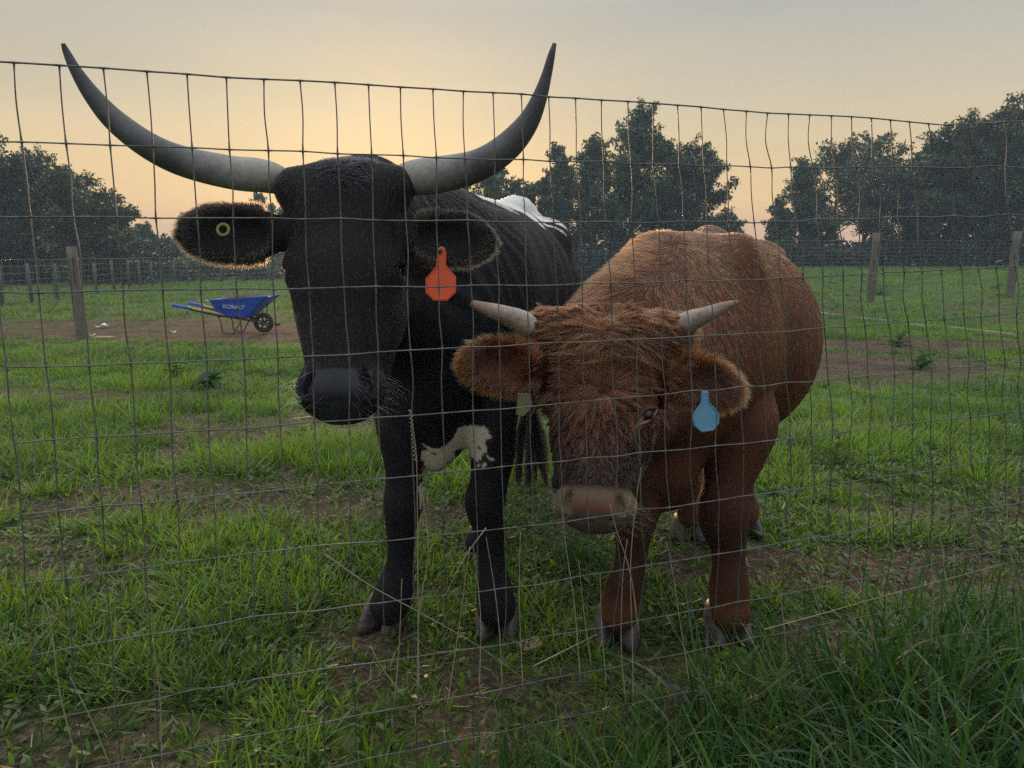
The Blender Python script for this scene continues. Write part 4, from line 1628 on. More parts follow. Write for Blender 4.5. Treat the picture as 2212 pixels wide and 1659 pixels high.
def ear_coord(E, V):
    q = (V - E['c']) @ E['R'].T
    rho = np.sqrt((q[:, 0] / E['hl']) ** 2 + (q[:, 1] / E['wr']) ** 2)
    near = (np.abs(q[:, 2]) < 0.045) & (rho < 1.25) & (q[:, 0] > -E['hl'] * 0.75)
    out = norm(E['R'][0] * (q[:, :1] / E['hl'] + 0.45) + E['R'][1] * (q[:, 1:2] / E['wr']))
    return near, rho, out, q


DZ = np.array([0, 0, 0.07])


def T3(x, y, z, r=None):
    return (x, y, z + 0.07) if r is None else (x, y, z + 0.07, r)


def L4(px, py, Y, pr):
    q = W(px, py, Y)
    return (q[0], q[1], q[2], WR(pr, px, py, Y))


# ------------------------------------------------------------------ the black long horned bull
bull = empty('bull', (-0.15, 2.3, 0.0), 'big black long horned bull facing the fence, orange ear tag and white-patched back', 'bull')
C = Clay((-0.72, 1.12, -0.02), (0.46, 3.45, 1.42), 0.0068)
C.ell(T3(-.165, 2.02, .80), (.185, .28, .30), k=.06)
C.ell(T3(-.125, 2.32, .80), (.245, .42, .345), k=.08)
C.ell(T3(-.065, 2.58, .79), (.285, .42, .36), k=.08)
C.ell(T3(.03, 2.92, .86), (.215, .30, .28), k=.08)
C.chain([T3(-.19, 1.98, 1.07, .05), T3(-.16, 2.12, 1.10, .05), T3(-.07, 2.5, 1.095, .045), T3(.03, 2.88, 1.14, .05), T3(.09, 3.12, 1.03, .06)], .09)
C.ell(T3(.165, 2.88, 1.04), (.05, .09, .05), k=.09)
C.ell(T3(-.13, 2.90, 1.05), (.05, .09, .05), k=.09)
C.ell(T3(-.02, 2.1, .84), (.09, .17, .24), k=.05)
C.ell(T3(-.31, 2.05, .82), (.09, .17, .24), k=.06)
# neck
C.chain([T3(-.17, 2.05, .93, .17), T3(-.26, 1.82, .97, .145), T3(-.355, 1.66, 1.03, .115)], .07, sub=3)
C.chain([T3(-.17, 1.98, .75, .165), T3(-.27, 1.80, .82, .125), T3(-.35, 1.62, .90, .085)], .06, sub=3)
C.cap(T3(-.19, 1.93, 1.0), T3(-.33, 1.72, 1.10), .09, .085, .06)
# brisket with its pale hanging fold
C.chain([L4(1052, 915, 1.98, 42), L4(1000, 915, 1.94, 40), L4(965, 928, 1.92, 48), L4(944, 962, 1.91, 42), L4(935, 985, 1.91, 32)], .015)
C.ell(T3(-.20, 1.90, .62), (.10, .12, .16), k=.06)
# front legs
C.chain([T3(-.285, 1.98, .66, .095), L4(866, 905, 1.88, 50), L4(872, 985, 1.86, 38), L4(874, 1040, 1.86, 32.5), L4(871, 1088, 1.85, 35.5), L4(867, 1135, 1.85, 27), L4(865, 1210, 1.85, 23.5), L4(856, 1262, 1.85, 32), L4(846, 1292, 1.845, 31), L4(838, 1315, 1.845, 32)], .03)
C.chain([T3(-.04, 2.0, .66, .09), L4(1060, 905, 1.92, 52), L4(1064, 975, 1.90, 43), L4(1057, 1040, 1.89, 35), L4(1046, 1083, 1.88, 38), L4(1056, 1138, 1.88, 28), L4(1061, 1210, 1.88, 24), L4(1067, 1265, 1.87, 30), L4(1070, 1295, 1.87, 31), L4(1073, 1318, 1.87, 33)], .03)
# hind legs
C.chain([T3(-.05, 2.9, .85, .16), T3(-.10, 2.72, .58, .115), T3(-.06, 2.80, .37, .05), T3(-.07, 2.66, .15, .033), L4(1043, 1150, 2.52, 22), L4(1036, 1172, 2.48, 24)], .05)
C.chain([T3(.12, 2.95, .85, .15), T3(.17, 2.85, .58, .105), T3(.21, 3.0, .36, .05), T3(.215, 2.98, .12, .034), T3(.215, 2.94, .0, .036)], .05)
for px_, py_, yy in ((836, 1298, 1.90), (872, 1302, 1.90), (1052, 1300, 1.92), (1090, 1300, 1.92)):
    q = W(px_, py_, yy); C.ell(q, (.013, .016, .013), k=.012)
# tail
C.chain([T3(.08, 3.14, 1.03, .03), T3(.09, 3.22, .90, .024), T3(.08, 3.23, .6, .018), T3(.075, 3.23, .38, .014)], .02)
# head
Hb = Head(C, W(737, 352, 1.50), W(725, 903, 1.325), 0.02, 1.0)
bl = np.linalg.norm(W(737, 352, 1.50) - W(725, 903, 1.325))
Hb.S = bl / 0.545
build_skull(Hb)
EL = make_ear(C, W(606, 505, 1.50), W(392, 506, 1.42), np.array([0, -.12, 1.0]), .056, .016, np.array([0, -1, -.15]))
ER = make_ear(C, W(880, 512, 1.50), W(1062, 522, 1.44), np.array([0.1, -.1, 1.0]), .052, .016, np.array([0, -1, -.1]))
V, Q = C.mesh()
V = relax(V, Q, 2, .5)
N = vnormals(V, Q)
fold = sstep(.9, 1.0, V[:, 2]) * 0 + sstep(1.60, 1.75, V[:, 1]) * sstep(2.05, 1.92, V[:, 1]) * sstep(.75, .9, V[:, 2])
rib = sstep(2.15, 2.3, V[:, 1]) * sstep(2.8, 2.6, V[:, 1]) * sstep(.6, .75, V[:, 2]) * sstep(1.15, 1.05, V[:, 2])
wob = vn3(V * 9)
V = V + N * (fold * .0035 * np.sin(V[:, 1] * 150 + V[:, 2] * 26 + wob * 5) + rib * .004 * np.sin(V[:, 1] * 62 - V[:, 2] * 14 + wob * 2))[:, None]
V = V + N * ((vn3(V * 16) - .5) * .004)[:, None]
N = vnormals(V, Q)
hl = Hb.loc(V)
isH = (np.abs(hl[:, 0]) < .2) & (hl[:, 1] > -.26) & (hl[:, 2] > -.08) & (hl[:, 2] < .6) & (V[:, 1] < 1.75)
black = np.array([0.0060, 0.0060, 0.0080])
coat = np.repeat(black[None], len(V), 0)
nz1 = vn3(V * 7.0); nz2 = vn3(V * 26.0 + 3); nz3 = vn3(V * 70.0 + 9)
coat *= (0.8 + 0.5 * nz1)[:, None]
# white saddle with streaks
spx = -.16 + (V[:, 1] - 2.1) * .235
dist = np.abs(V[:, 0] - spx)
streak = vn3(np.stack([V[:, 0] * 6 + V[:, 2] * 3, V[:, 1] * 26, V[:, 2] * 5], 1))
zt = 1.225 - 0.02 * np.abs(V[:, 1] - 2.8)
streak2 = vn3(np.stack([V[:, 0] * 14 + V[:, 2] * 8, V[:, 1] * 60 + V[:, 2] * 40, V[:, 2] * 6], 1))
wm = (V[:, 2] > zt - .012 - .15 * streak * streak2 * sstep(2.15, 2.5, V[:, 1]) - .02 * (streak2 > .5)) & (V[:, 1] > 2.22) & (V[:, 1] < 3.02) & (V[:, 2] > 1.0)
cw = np.array([0.62, 0.62, 0.62])
coat[wm] = cw
br = (V[:, 2] < .60) & (V[:, 1] < 2.04) & (V[:, 1] > 1.83) & (V[:, 0] > -.285) & (V[:, 0] < -.02) & (V[:, 2] > .38)
br &= ~((V[:, 0] < -.235) & (V[:, 2] > .47)) & ((V[:, 0] < -.15) | (V[:, 2] > .545 - .08 * nz2)) & ((V[:, 0] < -.15) | (V[:, 0] + .09 * nz2 < -.005))
sp = (nz3 * .6 + nz2 * .5 + sstep(-.14, -.05, V[:, 0]) * .12 > .70)
coat[br] = np.array([0.60, 0.54, 0.45])
coat[br & sp] = np.array([0.03, 0.025, 0.025])
wet = np.zeros(len(V))
nose = isH & (hl[:, 2] > .447) & (hl[:, 1] > -.055) & (np.abs(hl[:, 0]) < .050 + .02 * sstep(.50, .47, hl[:, 2]) - .2 * np.maximum(0, hl[:, 2] - .50))
wet[nose] = 1.0
coat[nose] = np.array([0.024, 0.026, 0.034])
lips = isH & (hl[:, 2] > .50)
wet[lips & ~nose] = .25
nb, rb, ob, qb = ear_coord(EL, V)
nb2, rb2, ob2, qb2 = ear_coord(ER, V)
body = mesh_np('body', V, Q, M_hide, bull, True, {'coat': coat, 'wet': wet})
L = np.full(len(V), .011)
L[V[:, 2] < .5] = .009
back = norm(np.array([.22, 1.0, 0]))
D = np.repeat(back[None], len(V), 0) * np.clip(V[:, 2:3] * 1.3 - .35, 0, 1) + np.array([0, 0, -1.0]) * 0.75
D[isH] = Hb.u + Hb.l * hl[isH, 0:1] * 3
polL = isH & (hl[:, 2] < .06) & (hl[:, 2] > -.06)
L[isH] = .009
L[polL] = .010
L[nose] = 0
L[lips] = .006
hair_c = coat.copy()
hair_c[hair_c[:, 0] < .1] = np.array([0.0065, 0.0065, 0.0085])
dens = np.ones(len(V))
dens[isH] = 2.2
for nr_, rh, oo, qq in ((nb, rb, ob, qb), (nb2, rb2, ob2, qb2)):
    D[nr_] = oo[nr_] * 1.0 + np.array([0, 0, -.15])
    e = sstep(.55, .98, rh[nr_])
    L[nr_] = .009 + .012 * e
    low = sstep(0.0, -.7, qq[nr_, 1] / .056)[:, None]
    hair_c[nr_] = np.array([0.016, 0.013, 0.013]) * (1 - e[:, None]) + (np.array([0.020, 0.015, 0.012]) * (1 - low) + np.array([0.055, 0.040, 0.028]) * low) * e[:, None]
    dens[nr_] = 5.0 + 5 * e
fur('coat_hair', bull, V, Q, N, 210000, dens, L, norm(D), hair_c, M_hairb, 4, .15, .00045, .22, 20, .1, 3)
# tuft on the poll
dm = polL * 1.0
fur('poll_tuft', bull, V, Q, N, 1400, dm * (np.abs(hl[:, 0] - .0) < .055) + 1e-9, L * 0 + .022, norm(D * .2 + np.array([.5, -.1, .5])), hair_c * 1.6, M_hairb, 5, .35, .0004, .8, 30, .5, 4)
mz = isH & (hl[:, 2] > .44) & (np.abs(hl[:, 0]) > .03)
fur('whisker', bull, V, Q, N, 90, mz + 1e-9, L * 0 + .05, norm(Hb.l * np.sign(hl[:, 0:1]) + Hb.u * .5), hair_c * 0 + .10, M_hairs, 6, .6, .0003, .4, 30, .4, 17)
# tail switch
tp_ = []
root_t = np.array(T3(.075, 3.23, .42))


def switch(name, parent, p0, L0, n, spread, col, mat, seed, bend=(0, 0)):
    r = np.random.default_rng(seed)
    npt = 9
    ts = np.linspace(0, 1, npt)
    lock = r.integers(0, 7, n)
    off = r.normal(0, 1, (7, 2)) * spread
    ph = r.uniform(0, 6, 7)
    P = np.zeros((n, npt, 3))
    Ls = L0 * r.uniform(.55, 1.05, n)
    for k, t in enumerate(ts):
        P[:, k, 0] = p0[0] + off[lock, 0] * t ** 1.2 + r.normal(0, .006, n) * (0.4 + t) + .008 * np.sin(ph[lock] + 9 * t) * t + bend[0] * t * t
        P[:, k, 1] = p0[1] + off[lock, 1] * t + r.normal(0, .006, n) * (0.4 + t) + bend[1] * t * t
        P[:, k, 2] = np.maximum(p0[2] - Ls * t, 0.012)
    P -= np.array(parent.location)
    hc = bpy.data.hair_curves.new(name)
    hc.add_curves([npt] * n)
    hc.attributes['position'].data.foreach_set('vector', P.astype(np.float32).ravel())
    ra = hc.attributes.new('radius', 'FLOAT', 'POINT') if 'radius' not in hc.attributes else hc.attributes['radius']
    ra.data.foreach_set('value', np.tile(.0011 * (1 - .7 * ts), n).astype(np.float32))
    ca = hc.attributes.new('coat', 'FLOAT_COLOR', 'CURVE')
    cc = np.array(col) * r.uniform(.5, 1.5, (n, 1))
    ca.data.foreach_set('color', np.concatenate([cc, np.ones((n, 1))], 1).astype(np.float32).ravel())
    hc.materials.append(mat)
    o = bpy.data.objects.new(name, hc); COL.objects.link(o); o.parent = parent
    return o


switch('tail_switch', bull, T3(.075, 3.23, .46), .52, 2600, .032, (.006, .0045, .004), M_hairb, 5)
M_hornb = horn_mat('dark_tipped_horn', [(0.0, (0.24, 0.225, 0.19)), (0.14, (0.29, 0.28, 0.25)), (0.30, (0.21, 0.21, 0.21)), (0.48, (0.095, 0.10, 0.11)), (0.75, (0.058, 0.060, 0.068)), (1.0, (0.045, 0.045, 0.052))], (.7, 1.2))
hL = horn('horn', bull, [(632, 400, 18, 1.58), (600, 388, 31, 1.56), (560, 379, 36, 1.54), (500, 373, 35, 1.53), (400, 350, 33, 1.49), (325, 317, 29, 1.45), (250, 262, 24.5, 1.44), (200, 206, 19, 1.43), (165, 154, 12.5, 1.42), (145, 115, 8, 1.415), (136, 94, 4.5, 1.41)], M_hornb, 28, .004)
hR = horn('horn', bull, [(846, 402, 18, 1.58), (875, 388, 33, 1.56), (908, 382, 38.5, 1.54), (950, 377, 38, 1.53), (1010, 365, 35, 1.49), (1060, 343, 32.5, 1.45), (1105, 308, 29, 1.44), (1142, 262, 23, 1.43), (1165, 212, 17, 1.42), (1180, 165, 11.5, 1.415), (1191, 120, 8, 1.41), (1198, 94, 4.5, 1.41)], M_hornb, 28, .004)
for sd in (-1, 1):
    c = Hb.p(.102 * sd, -.062, .222)
    me_mb = MB()
    th = np.linspace(0, math.pi, 13)
    V_, F_ = [], []
    for i, a in enumerate(th):
        for j in range(20):
            b = 2 * math.pi * j / 20
            V_.append((c[0] + .0185 * math.sin(a) * math.cos(b), c[1] + .0185 * math.sin(a) * math.sin(b), c[2] + .0185 * math.cos(a)))
    for i in range(12):
        for j in range(20):
            F_.append((i * 20 + j, (i + 1) * 20 + j, (i + 1) * 20 + (j + 1) % 20, i * 20 + (j + 1) % 20))
    me_mb.add(V_, F_)
    me_mb.build('eye', M_eye, bull, True)
q = W(820, 1345, 1.80); hoof(bull, WG(823, 1362)[0], WG(823, 1362)[1], -0.35, 1.15, splay=.12)
q = WG(1073, 1372); hoof(bull, q[0], q[1], 0.02, 1.15)
q = WG(1036, 1190); hoof(bull, q[0], q[1], -.25, 1.05)
hoof(bull, .215, 2.90, 0.0, 1.05)
M_orange = simple('orange_plastic', (0.62, 0.085, 0.030), (0.74, 0.115, 0.042), 25, 0.45, 0.12, 0.002)
ear_tag_part(bull, [(946, 537), (953, 532), (961, 536), (964, 548), (963, 572), (985, 598), (985, 632), (966, 650), (937, 650), (919, 632), (919, 602), (942, 576), (944, 558)], 1.395, M_orange, label='orange blank ear tag')
mb = MB(); pc = W(949, 543, 1.392)
mb.tube([pc + np.array([0, -.004, 0]), pc + np.array([0, .05, 0.004])], .0045, 12)
mb.build('tag_stud', M_blackm, bull, True)
M_yel = simple('yellow_plastic', (0.15, 0.15, 0.03), (0.22, 0.215, 0.05), 30, 0.45, 0.1, 0.001)
pc = W(482, 496, 1.405)
mb = MB()
for r_, w_ in ((.0114, .0014), (.0100, .0014), (.0088, .0014)):
    mb.tube([(pc[0] + r_ * math.cos(a) * 1.05, pc[1] + .002 * math.sin(a), pc[2] + r_ * math.sin(a)) for a in np.linspace(0, 2 * math.pi, 29)], w_, 6, cap=False)
o = mb.build('ear_button', M_yel, bull, True); o['label'] = 'round yellow button tag'

# ------------------------------------------------------------------ the red brown steer
steer = empty('steer', (0.55, 2.2, 0.0), 'shaggy red brown steer with short pale horns and blue ear tag, its head lowered', 'steer')
C = Clay((-0.16, 1.12, -0.02), (1.12, 3.05, 1.24), 0.0066)
C.ell(T3(.455, 1.98, .66), (.175, .26, .26), k=.06)
C.ell(T3(.535, 2.14, .72), (.23, .34, .31), k=.08)
C.ell(T3(.665, 2.38, .70), (.315, .36, .335), k=.08)
C.ell(T3(.745, 2.66, .76), (.265, .28, .29), k=.08)
C.chain([T3(.40, 1.98, .93, .075), T3(.47, 2.10, .965, .06), T3(.60, 2.4, .985, .05), T3(.72, 2.7, 1.01, .06), T3(.80, 2.88, .93, .05)], .09)
C.ell(T3(.90, 2.62, .965), (.045, .08, .04), k=.07)
C.ell(T3(.62, 2.02, .93), (.05, .12, .09), k=.06)
C.ell(T3(.59, 2.00, .70), (.09, .15, .20), k=.06)
C.ell(T3(.32, 2.0, .70), (.09, .15, .20), k=.06)
# neck
C.chain([T3(.42, 2.0, .80, .18), T3(.33, 1.82, .77, .155), T3(.20, 1.66, .745, .12)], .06, sub=3)
C.chain([T3(.43, 1.95, .56, .16), T3(.33, 1.78, .60, .115), T3(.24, 1.62, .58, .08)], .05, sub=3)
C.ell(T3(.40, 1.86, .42), (.085, .11, .12), k=.05)
C.cap(T3(.38, 1.98, .93), T3(.25, 1.72, .84), .085, .075, .06)
# front legs
C.chain([T3(.31, 1.95, .56, .085), L4(1392, 985, 1.84, 50), L4(1384, 1060, 1.83, 43), L4(1374, 1110, 1.82, 41), L4(1366, 1165, 1.82, 30), L4(1362, 1215, 1.82, 27), L4(1351, 1260, 1.81, 34), L4(1343, 1295, 1.81, 33), L4(1337, 1325, 1.81, 34)], .03)
C.chain([T3(.58, 1.98, .58, .10), L4(1600, 905, 1.92, 72), L4(1588, 975, 1.90, 58), L4(1572, 1045, 1.88, 43), L4(1562, 1095, 1.87, 48), L4(1564, 1132, 1.87, 44), L4(1572, 1180, 1.87, 30), L4(1574, 1225, 1.86, 29), L4(1574, 1268, 1.85, 36), L4(1576, 1300, 1.85, 32), L4(1578, 1328, 1.84, 34)], .03)
# hind legs
C.chain([T3(.68, 2.68, .62, .13), T3(.64, 2.62, .46, .075), T3(.63, 2.68, .32, .042), L4(1491, 1045, 2.54, 18), L4(1490, 1090, 2.50, 19), L4(1490, 1118, 2.49, 21)], .03)
C.chain([T3(.86, 2.68, .62, .13), T3(.87, 2.62, .46, .075), T3(.86, 2.70, .32, .042), L4(1605, 1040, 2.58, 18), L4(1607, 1085, 2.56, 18), L4(1612, 1110, 2.55, 20)], .05)
# tail
C.chain([T3(.80, 2.90, .90, .028), T3(.82, 2.97, .70, .02), T3(.79, 2.95, .40, .014), T3(.775, 2.93, .26, .010)], .02)
Oh, Th = W(1305, 700, 1.50), W(1278, 1146, 1.335)
Hs = Head(C, Oh, Th, -0.20, np.linalg.norm(Oh - Th) / 0.545, 1.17)
build_skull(Hs, 1.1, 0.016, .14, .245)
Hs.cap((0.05, -0.05, 0.012), (0.158, -0.05, 0.012), 0.060, 0.052, 0.02, True)
EL2 = make_ear(C, W(1162, 800, 1.50), W(1006, 778, 1.43), np.array([0, -.1, 1.0]), .050, .016, np.array([.1, -1, -.1]))
ER2 = make_ear(C, W(1440, 800, 1.47), W(1592, 850, 1.42), np.array([0.3, -.1, 1.0]), .047, .016, np.array([0, -1, -.3]))
V, Q = C.mesh()
V = relax(V, Q, 2, .5)
N = vnormals(V, Q)
hl = Hs.loc(V)
isH = (np.abs(hl[:, 0]) < .19) & (hl[:, 1] > -.25) & (hl[:, 2] > -.1) & (hl[:, 2] < .6) & (V[:, 1] < 1.68)
nz1 = vn3(V * 6.0); nz2 = vn3(V * 24.0 + 3)
red, dark, tan, pale = map(np.array, ((0.066, 0.0205, 0.0075), (0.016, 0.0072, 0.0050), (0.100, 0.042, 0.0165), (0.16, 0.112, 0.072)))
stk = vn3(np.stack([V[:, 0] * 22 + V[:, 1] * 22, V[:, 1] * 9, V[:, 2] * 5], 1))
coat = red[None] * (0.55 + 0.45 * nz1 + .5 * stk)[:, None] + 0 * V
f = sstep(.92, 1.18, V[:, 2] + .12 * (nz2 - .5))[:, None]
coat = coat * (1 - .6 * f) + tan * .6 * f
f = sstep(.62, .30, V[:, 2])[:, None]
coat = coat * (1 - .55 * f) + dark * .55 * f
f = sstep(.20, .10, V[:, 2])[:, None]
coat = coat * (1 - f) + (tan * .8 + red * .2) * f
U = hl[:, 2]
ch = np.repeat((red * .78)[None], len(V), 0)
f = sstep(.24, .04, U)[:, None]; ch = ch * (1 - f) + (red * .75 + tan * .25) * f
f = (sstep(.27, .42, U))[:, None]; ch = ch * (1 - f) + dark * f
f = (sstep(.035, .075, np.abs(hl[:, 0])) * sstep(.22, .32, U))[:, None]; ch = ch * (1 - .7 * f) + dark * .5 * .7 * f
f = (sstep(.425, .45, U) * sstep(.53, .5, U))[:, None]; ch = ch * (1 - f) + pale * .75 * f
coat[isH] = ch[isH]
nose = isH & (U > .474 - .38 * np.abs(hl[:, 0])) & (hl[:, 1] > -.052) & (np.abs(hl[:, 0]) < .048 - .3 * np.abs(U - .480))
coat[nose] = np.array([0.120, 0.052, 0.034]) * (.7 + .6 * nz2[nose, None])
wet = np.zeros(len(V)); wet[nose] = .65
lips = isH & (U > .50)
coat[lips] = np.array([0.085, 0.062, 0.048])
# pale skin round the visible eye
ec = Hs.p(.102, -.045, .245)
de = V - (ec + Hs.u * .012 - Hs.l * .008)
prj = (V - np.array([0, 0, CH])); dp = prj @ FWD
ppx = 1106 + FP * prj[:, 0] / dp; ppy = 829.5 - FP * (prj @ UPV) / dp
nearE = (np.hypot(ppx - 1397, ppy - 897) < 9) & isH
ecy = V[nearE][:, 1].min()
EYE_C = W(1398, 896, ecy + .0125)
EYE_Y = ecy
de = V - (EYE_C + Hs.u * .012 - Hs.l * .012)
skin = isH & (np.hypot((ppx - 1388) * .8 + (ppy - 905) * .6, ((ppy - 905) * .8 - (ppx - 1388) * .6) * .62) < 20)
skin = isH & (np.hypot(((ppx - 1392) * .78 - (ppy - 902) * .62) / 36, ((ppx - 1392) * .62 + (ppy - 902) * .78) / 17) < 1)
coat[skin] = np.array([0.085, 0.040, 0.026])
tear = skin & (ppx < 1388)
coat[tear] = np.array([0.20, 0.115, 0.08])
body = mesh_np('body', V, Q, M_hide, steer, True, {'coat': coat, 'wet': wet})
L = np.full(len(V), .015)
L += .008 * sstep(.9, 1.1, V[:, 2])
L[V[:, 2] < .45] = .010
back = norm(np.array([.33, 1.0, 0]))
D = np.repeat(back[None], len(V), 0) * (np.clip(V[:, 2:3] * 1.4 - .5, 0, 1) * .55) + np.array([0, 0, -1.0]) * 0.9
neckm = sstep(2.12, 1.85, V[:, 1] + .08 * nz1) * sstep(.65, .9, V[:, 2]) * sstep(.62, .42, V[:, 0])
L = L + .026 * neckm
D = D + np.array([-.5, -.2, .3]) * neckm[:, None]
# face whorls
hx, hu = hl[:, 0], hl[:, 2]
rad_ = np.stack([hx, hu - .185], 1)
rl = np.linalg.norm(rad_, axis=1) + 1e-4
d1 = (rad_[:, :1] / rl[:, None]) * Hs.l + (rad_[:, 1:] / rl[:, None]) * Hs.u
d2 = Hs.l * np.sign(hx + .004)[:, None] * 1.0 + Hs.u * (.35 + 0 * hu)[:, None]
w2 = sstep(.17, .07, hu)[:, None]
dh = d1 * (1 - w2) + d2 * w2
D[isH] = dh[isH]
LH = np.interp(hu, [.05, .18, .26, .36, .45], [.042, .044, .034, .016, .009])
L[isH] = np.clip(LH[isH], .008, .05)
side = isH & (np.abs(hx) > .085) & (hu > .2)
L[side] = .014
L[isH & (hu < .06)] = .042
L[nose] = 0
L[lips] = .008
L[skin] = 0
dE = np.linalg.norm(V - EYE_C, axis=1)
L = L * np.where(isH, .16 + .84 * sstep(.020, .055, dE), 1)
awayE = norm(V - EYE_C)
wE = (isH * sstep(.075, .025, dE))[:, None]
D = D * (1 - wE) + awayE * wE
dens = np.ones(len(V))
dens[isH] = 3.6
hair_c = coat.copy()
for E in (EL2, ER2):
    nr_, rh, oo, qq = ear_coord(E, V)
    nr_ &= ~(isH & (np.abs(hx) < .12))
    e = sstep(.5, .95, rh[nr_])
    D[nr_] = oo[nr_] + np.array([0, 0, -.2])
    L[nr_] = .020 + .016 * e
    hair_c[nr_] = (dark * 1.0 + red * .2) * (1 - e[:, None]) + (red * .5 + np.array([.20, .078, .028]) * .5) * e[:, None]
    dens[nr_] = 5.5
fm = isH & (np.abs(hx) < .135) & (hu < .42)
d_body = dens * np.where(fm, .25, 1.0)
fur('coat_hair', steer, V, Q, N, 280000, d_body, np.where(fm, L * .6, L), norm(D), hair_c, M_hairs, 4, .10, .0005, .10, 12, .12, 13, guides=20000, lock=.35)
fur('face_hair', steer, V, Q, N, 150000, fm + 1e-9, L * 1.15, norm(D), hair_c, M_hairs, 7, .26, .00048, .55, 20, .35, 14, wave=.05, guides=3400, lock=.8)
mz = isH & (U > .44) & (np.abs(hx) > .03)
fur('whisker', steer, V, Q, N, 90, mz + 1e-9, L * 0 + .055, norm(Hs.l * np.sign(hx)[:, None] + Hs.u * .4), hair_c * 0 + .12, M_hairs, 6, .6, .0003, .4, 30, .4, 16)
switch('tail_switch', steer, T3(.775, 2.93, .30), .30, 500, .014, (.035, .022, .016), M_hairs, 6)
M_horns = horn_mat('pale_horn', [(0.0, (0.24, 0.215, 0.19)), (0.3, (0.42, 0.39, 0.37)), (0.6, (0.40, 0.33, 0.29)), (0.85, (0.27, 0.19, 0.15)), (1.0, (0.24, 0.15, 0.11))], (.55, 1.2))
horn('horn', steer, [(1200, 722, 28, 1.56), (1150, 706, 27, 1.54), (1115, 690, 24, 1.50), (1085, 678, 19.5, 1.455), (1050, 667, 14.5, 1.445), (1025, 658, 9.5, 1.44), (1017, 654, 6, 1.44)], M_horns, 22, .01)
horn('horn', steer, [(1420, 718, 28, 1.52), (1468, 704, 26, 1.50), (1500, 690, 22, 1.46), (1530, 678, 17, 1.43), (1560, 665, 12.5, 1.42), (1583, 656, 7.5, 1.415), (1593, 652.5, 5, 1.415)], M_horns, 22, .01)
for sd in (-1, 1):
    c = Hs.p(.094 * sd, -.052, .245) if sd < 0 else EYE_C
    me_mb = MB()
    V_, F_ = [], []
    for i, a in enumerate(np.linspace(0, math.pi, 13)):
        for j in range(20):
            b = 2 * math.pi * j / 20
            V_.append((c[0] + .0145 * math.sin(a) * math.cos(b), c[1] + .0145 * math.sin(a) * math.sin(b), c[2] + .0145 * math.cos(a)))
    for i in range(12):
        for j in range(20):
            F_.append((i * 20 + j, (i + 1) * 20 + j, (i + 1) * 20 + (j + 1) % 20, i * 20 + (j + 1) % 20))
    me_mb.add(V_, F_)
    me_mb.build('eye', M_eye, steer, True)
M_lidd = simple('eyelid_dark', (0.045, 0.020, 0.014), (0.075, 0.034, 0.022), 40, 0.6)
M_lidp = simple('eyelid_pink', (0.17, 0.085, 0.062), (0.24, 0.13, 0.095), 40, 0.5)
for nm, pts_, mt, rr_ in (('eyelid', [(1370, 922), (1377, 903), (1388, 889), (1402, 881), (1420, 882)], M_lidd, .0048), ('eyelid', [(1368, 923), (1384, 916), (1400, 909), (1412, 898), (1421, 884)], M_lidp, .0034)):
    mb = MB()
    Pl = []
    for a_, b_ in pts_:
        nn_ = np.hypot(ppx - a_, ppy - b_) < 8
        nn_ &= isH
        yy = V[nn_][:, 1].min() if nn_.any() else EYE_Y
        Pl.append(W(a_, b_, min(yy, EYE_Y + .012) + .0005))
    Pl = cat_rom(Pl, 5)
    mb.tube(Pl, rr_ * (.35 + .65 * np.sin(np.linspace(.1, math.pi - .1, len(Pl)))), 10)
    mb.build(nm, mt, steer, True)
q = WG(1335, 1392); hoof(steer, q[0], q[1], -.15, 1.2, splay=.1)
q = WG(1578, 1385); hoof(steer, q[0], q[1], .08, 1.2, splay=.06)
q = WG(1490, 1168); hoof(steer, q[0], q[1], -.02, 1.15)
q = WG(1614, 1158); hoof(steer, q[0], q[1], .2, 1.12)
M_ltblue = simple('light_blue_plastic', (0.10, 0.27, 0.44), (0.15, 0.34, 0.52), 25, 0.45, 0.12, 0.002)
ear_tag_part(steer, [(1515, 845), (1530, 845), (1531, 868), (1548, 884), (1556, 897), (1555, 916), (1542, 931), (1515, 934), (1499, 920), (1494, 900), (1500, 888), (1514, 870)], 1.375, M_ltblue, tilt=.15, label='light blue blank ear tag')
ear_tag_part(steer, [(1118, 850), (1146, 850), (1150, 880), (1130, 900), (1114, 896)], 1.445, simple('olive_tag', (0.10, 0.10, 0.05), (0.15, 0.145, 0.07)), label='dull olive ear tag under the left ear')

# grass wisp hanging from the bull mouth
mb = MB()
for pts in ([(650, 868), (618, 878), (592, 905), (584, 935)], [(648, 862), (625, 838), (604, 836)], [(655, 895), (628, 900), (606, 912)]):
    P = cat_rom([W(a, b, 1.30 + .02 * i) for i, (a, b) in enumerate(pts)], 5)
    mb.tube(P, np.linspace(.0011, .0005, len(P)), 5)
M_wisp = simple('wisp_green', (0.22, 0.26, 0.08), (0.32, 0.34, 0.13), 20, 0.6)
tag(mb.build('grass_wisp', M_wisp, None, True), 'few yellow green grass stems sticking out of the bull mouth', 'grass stems')
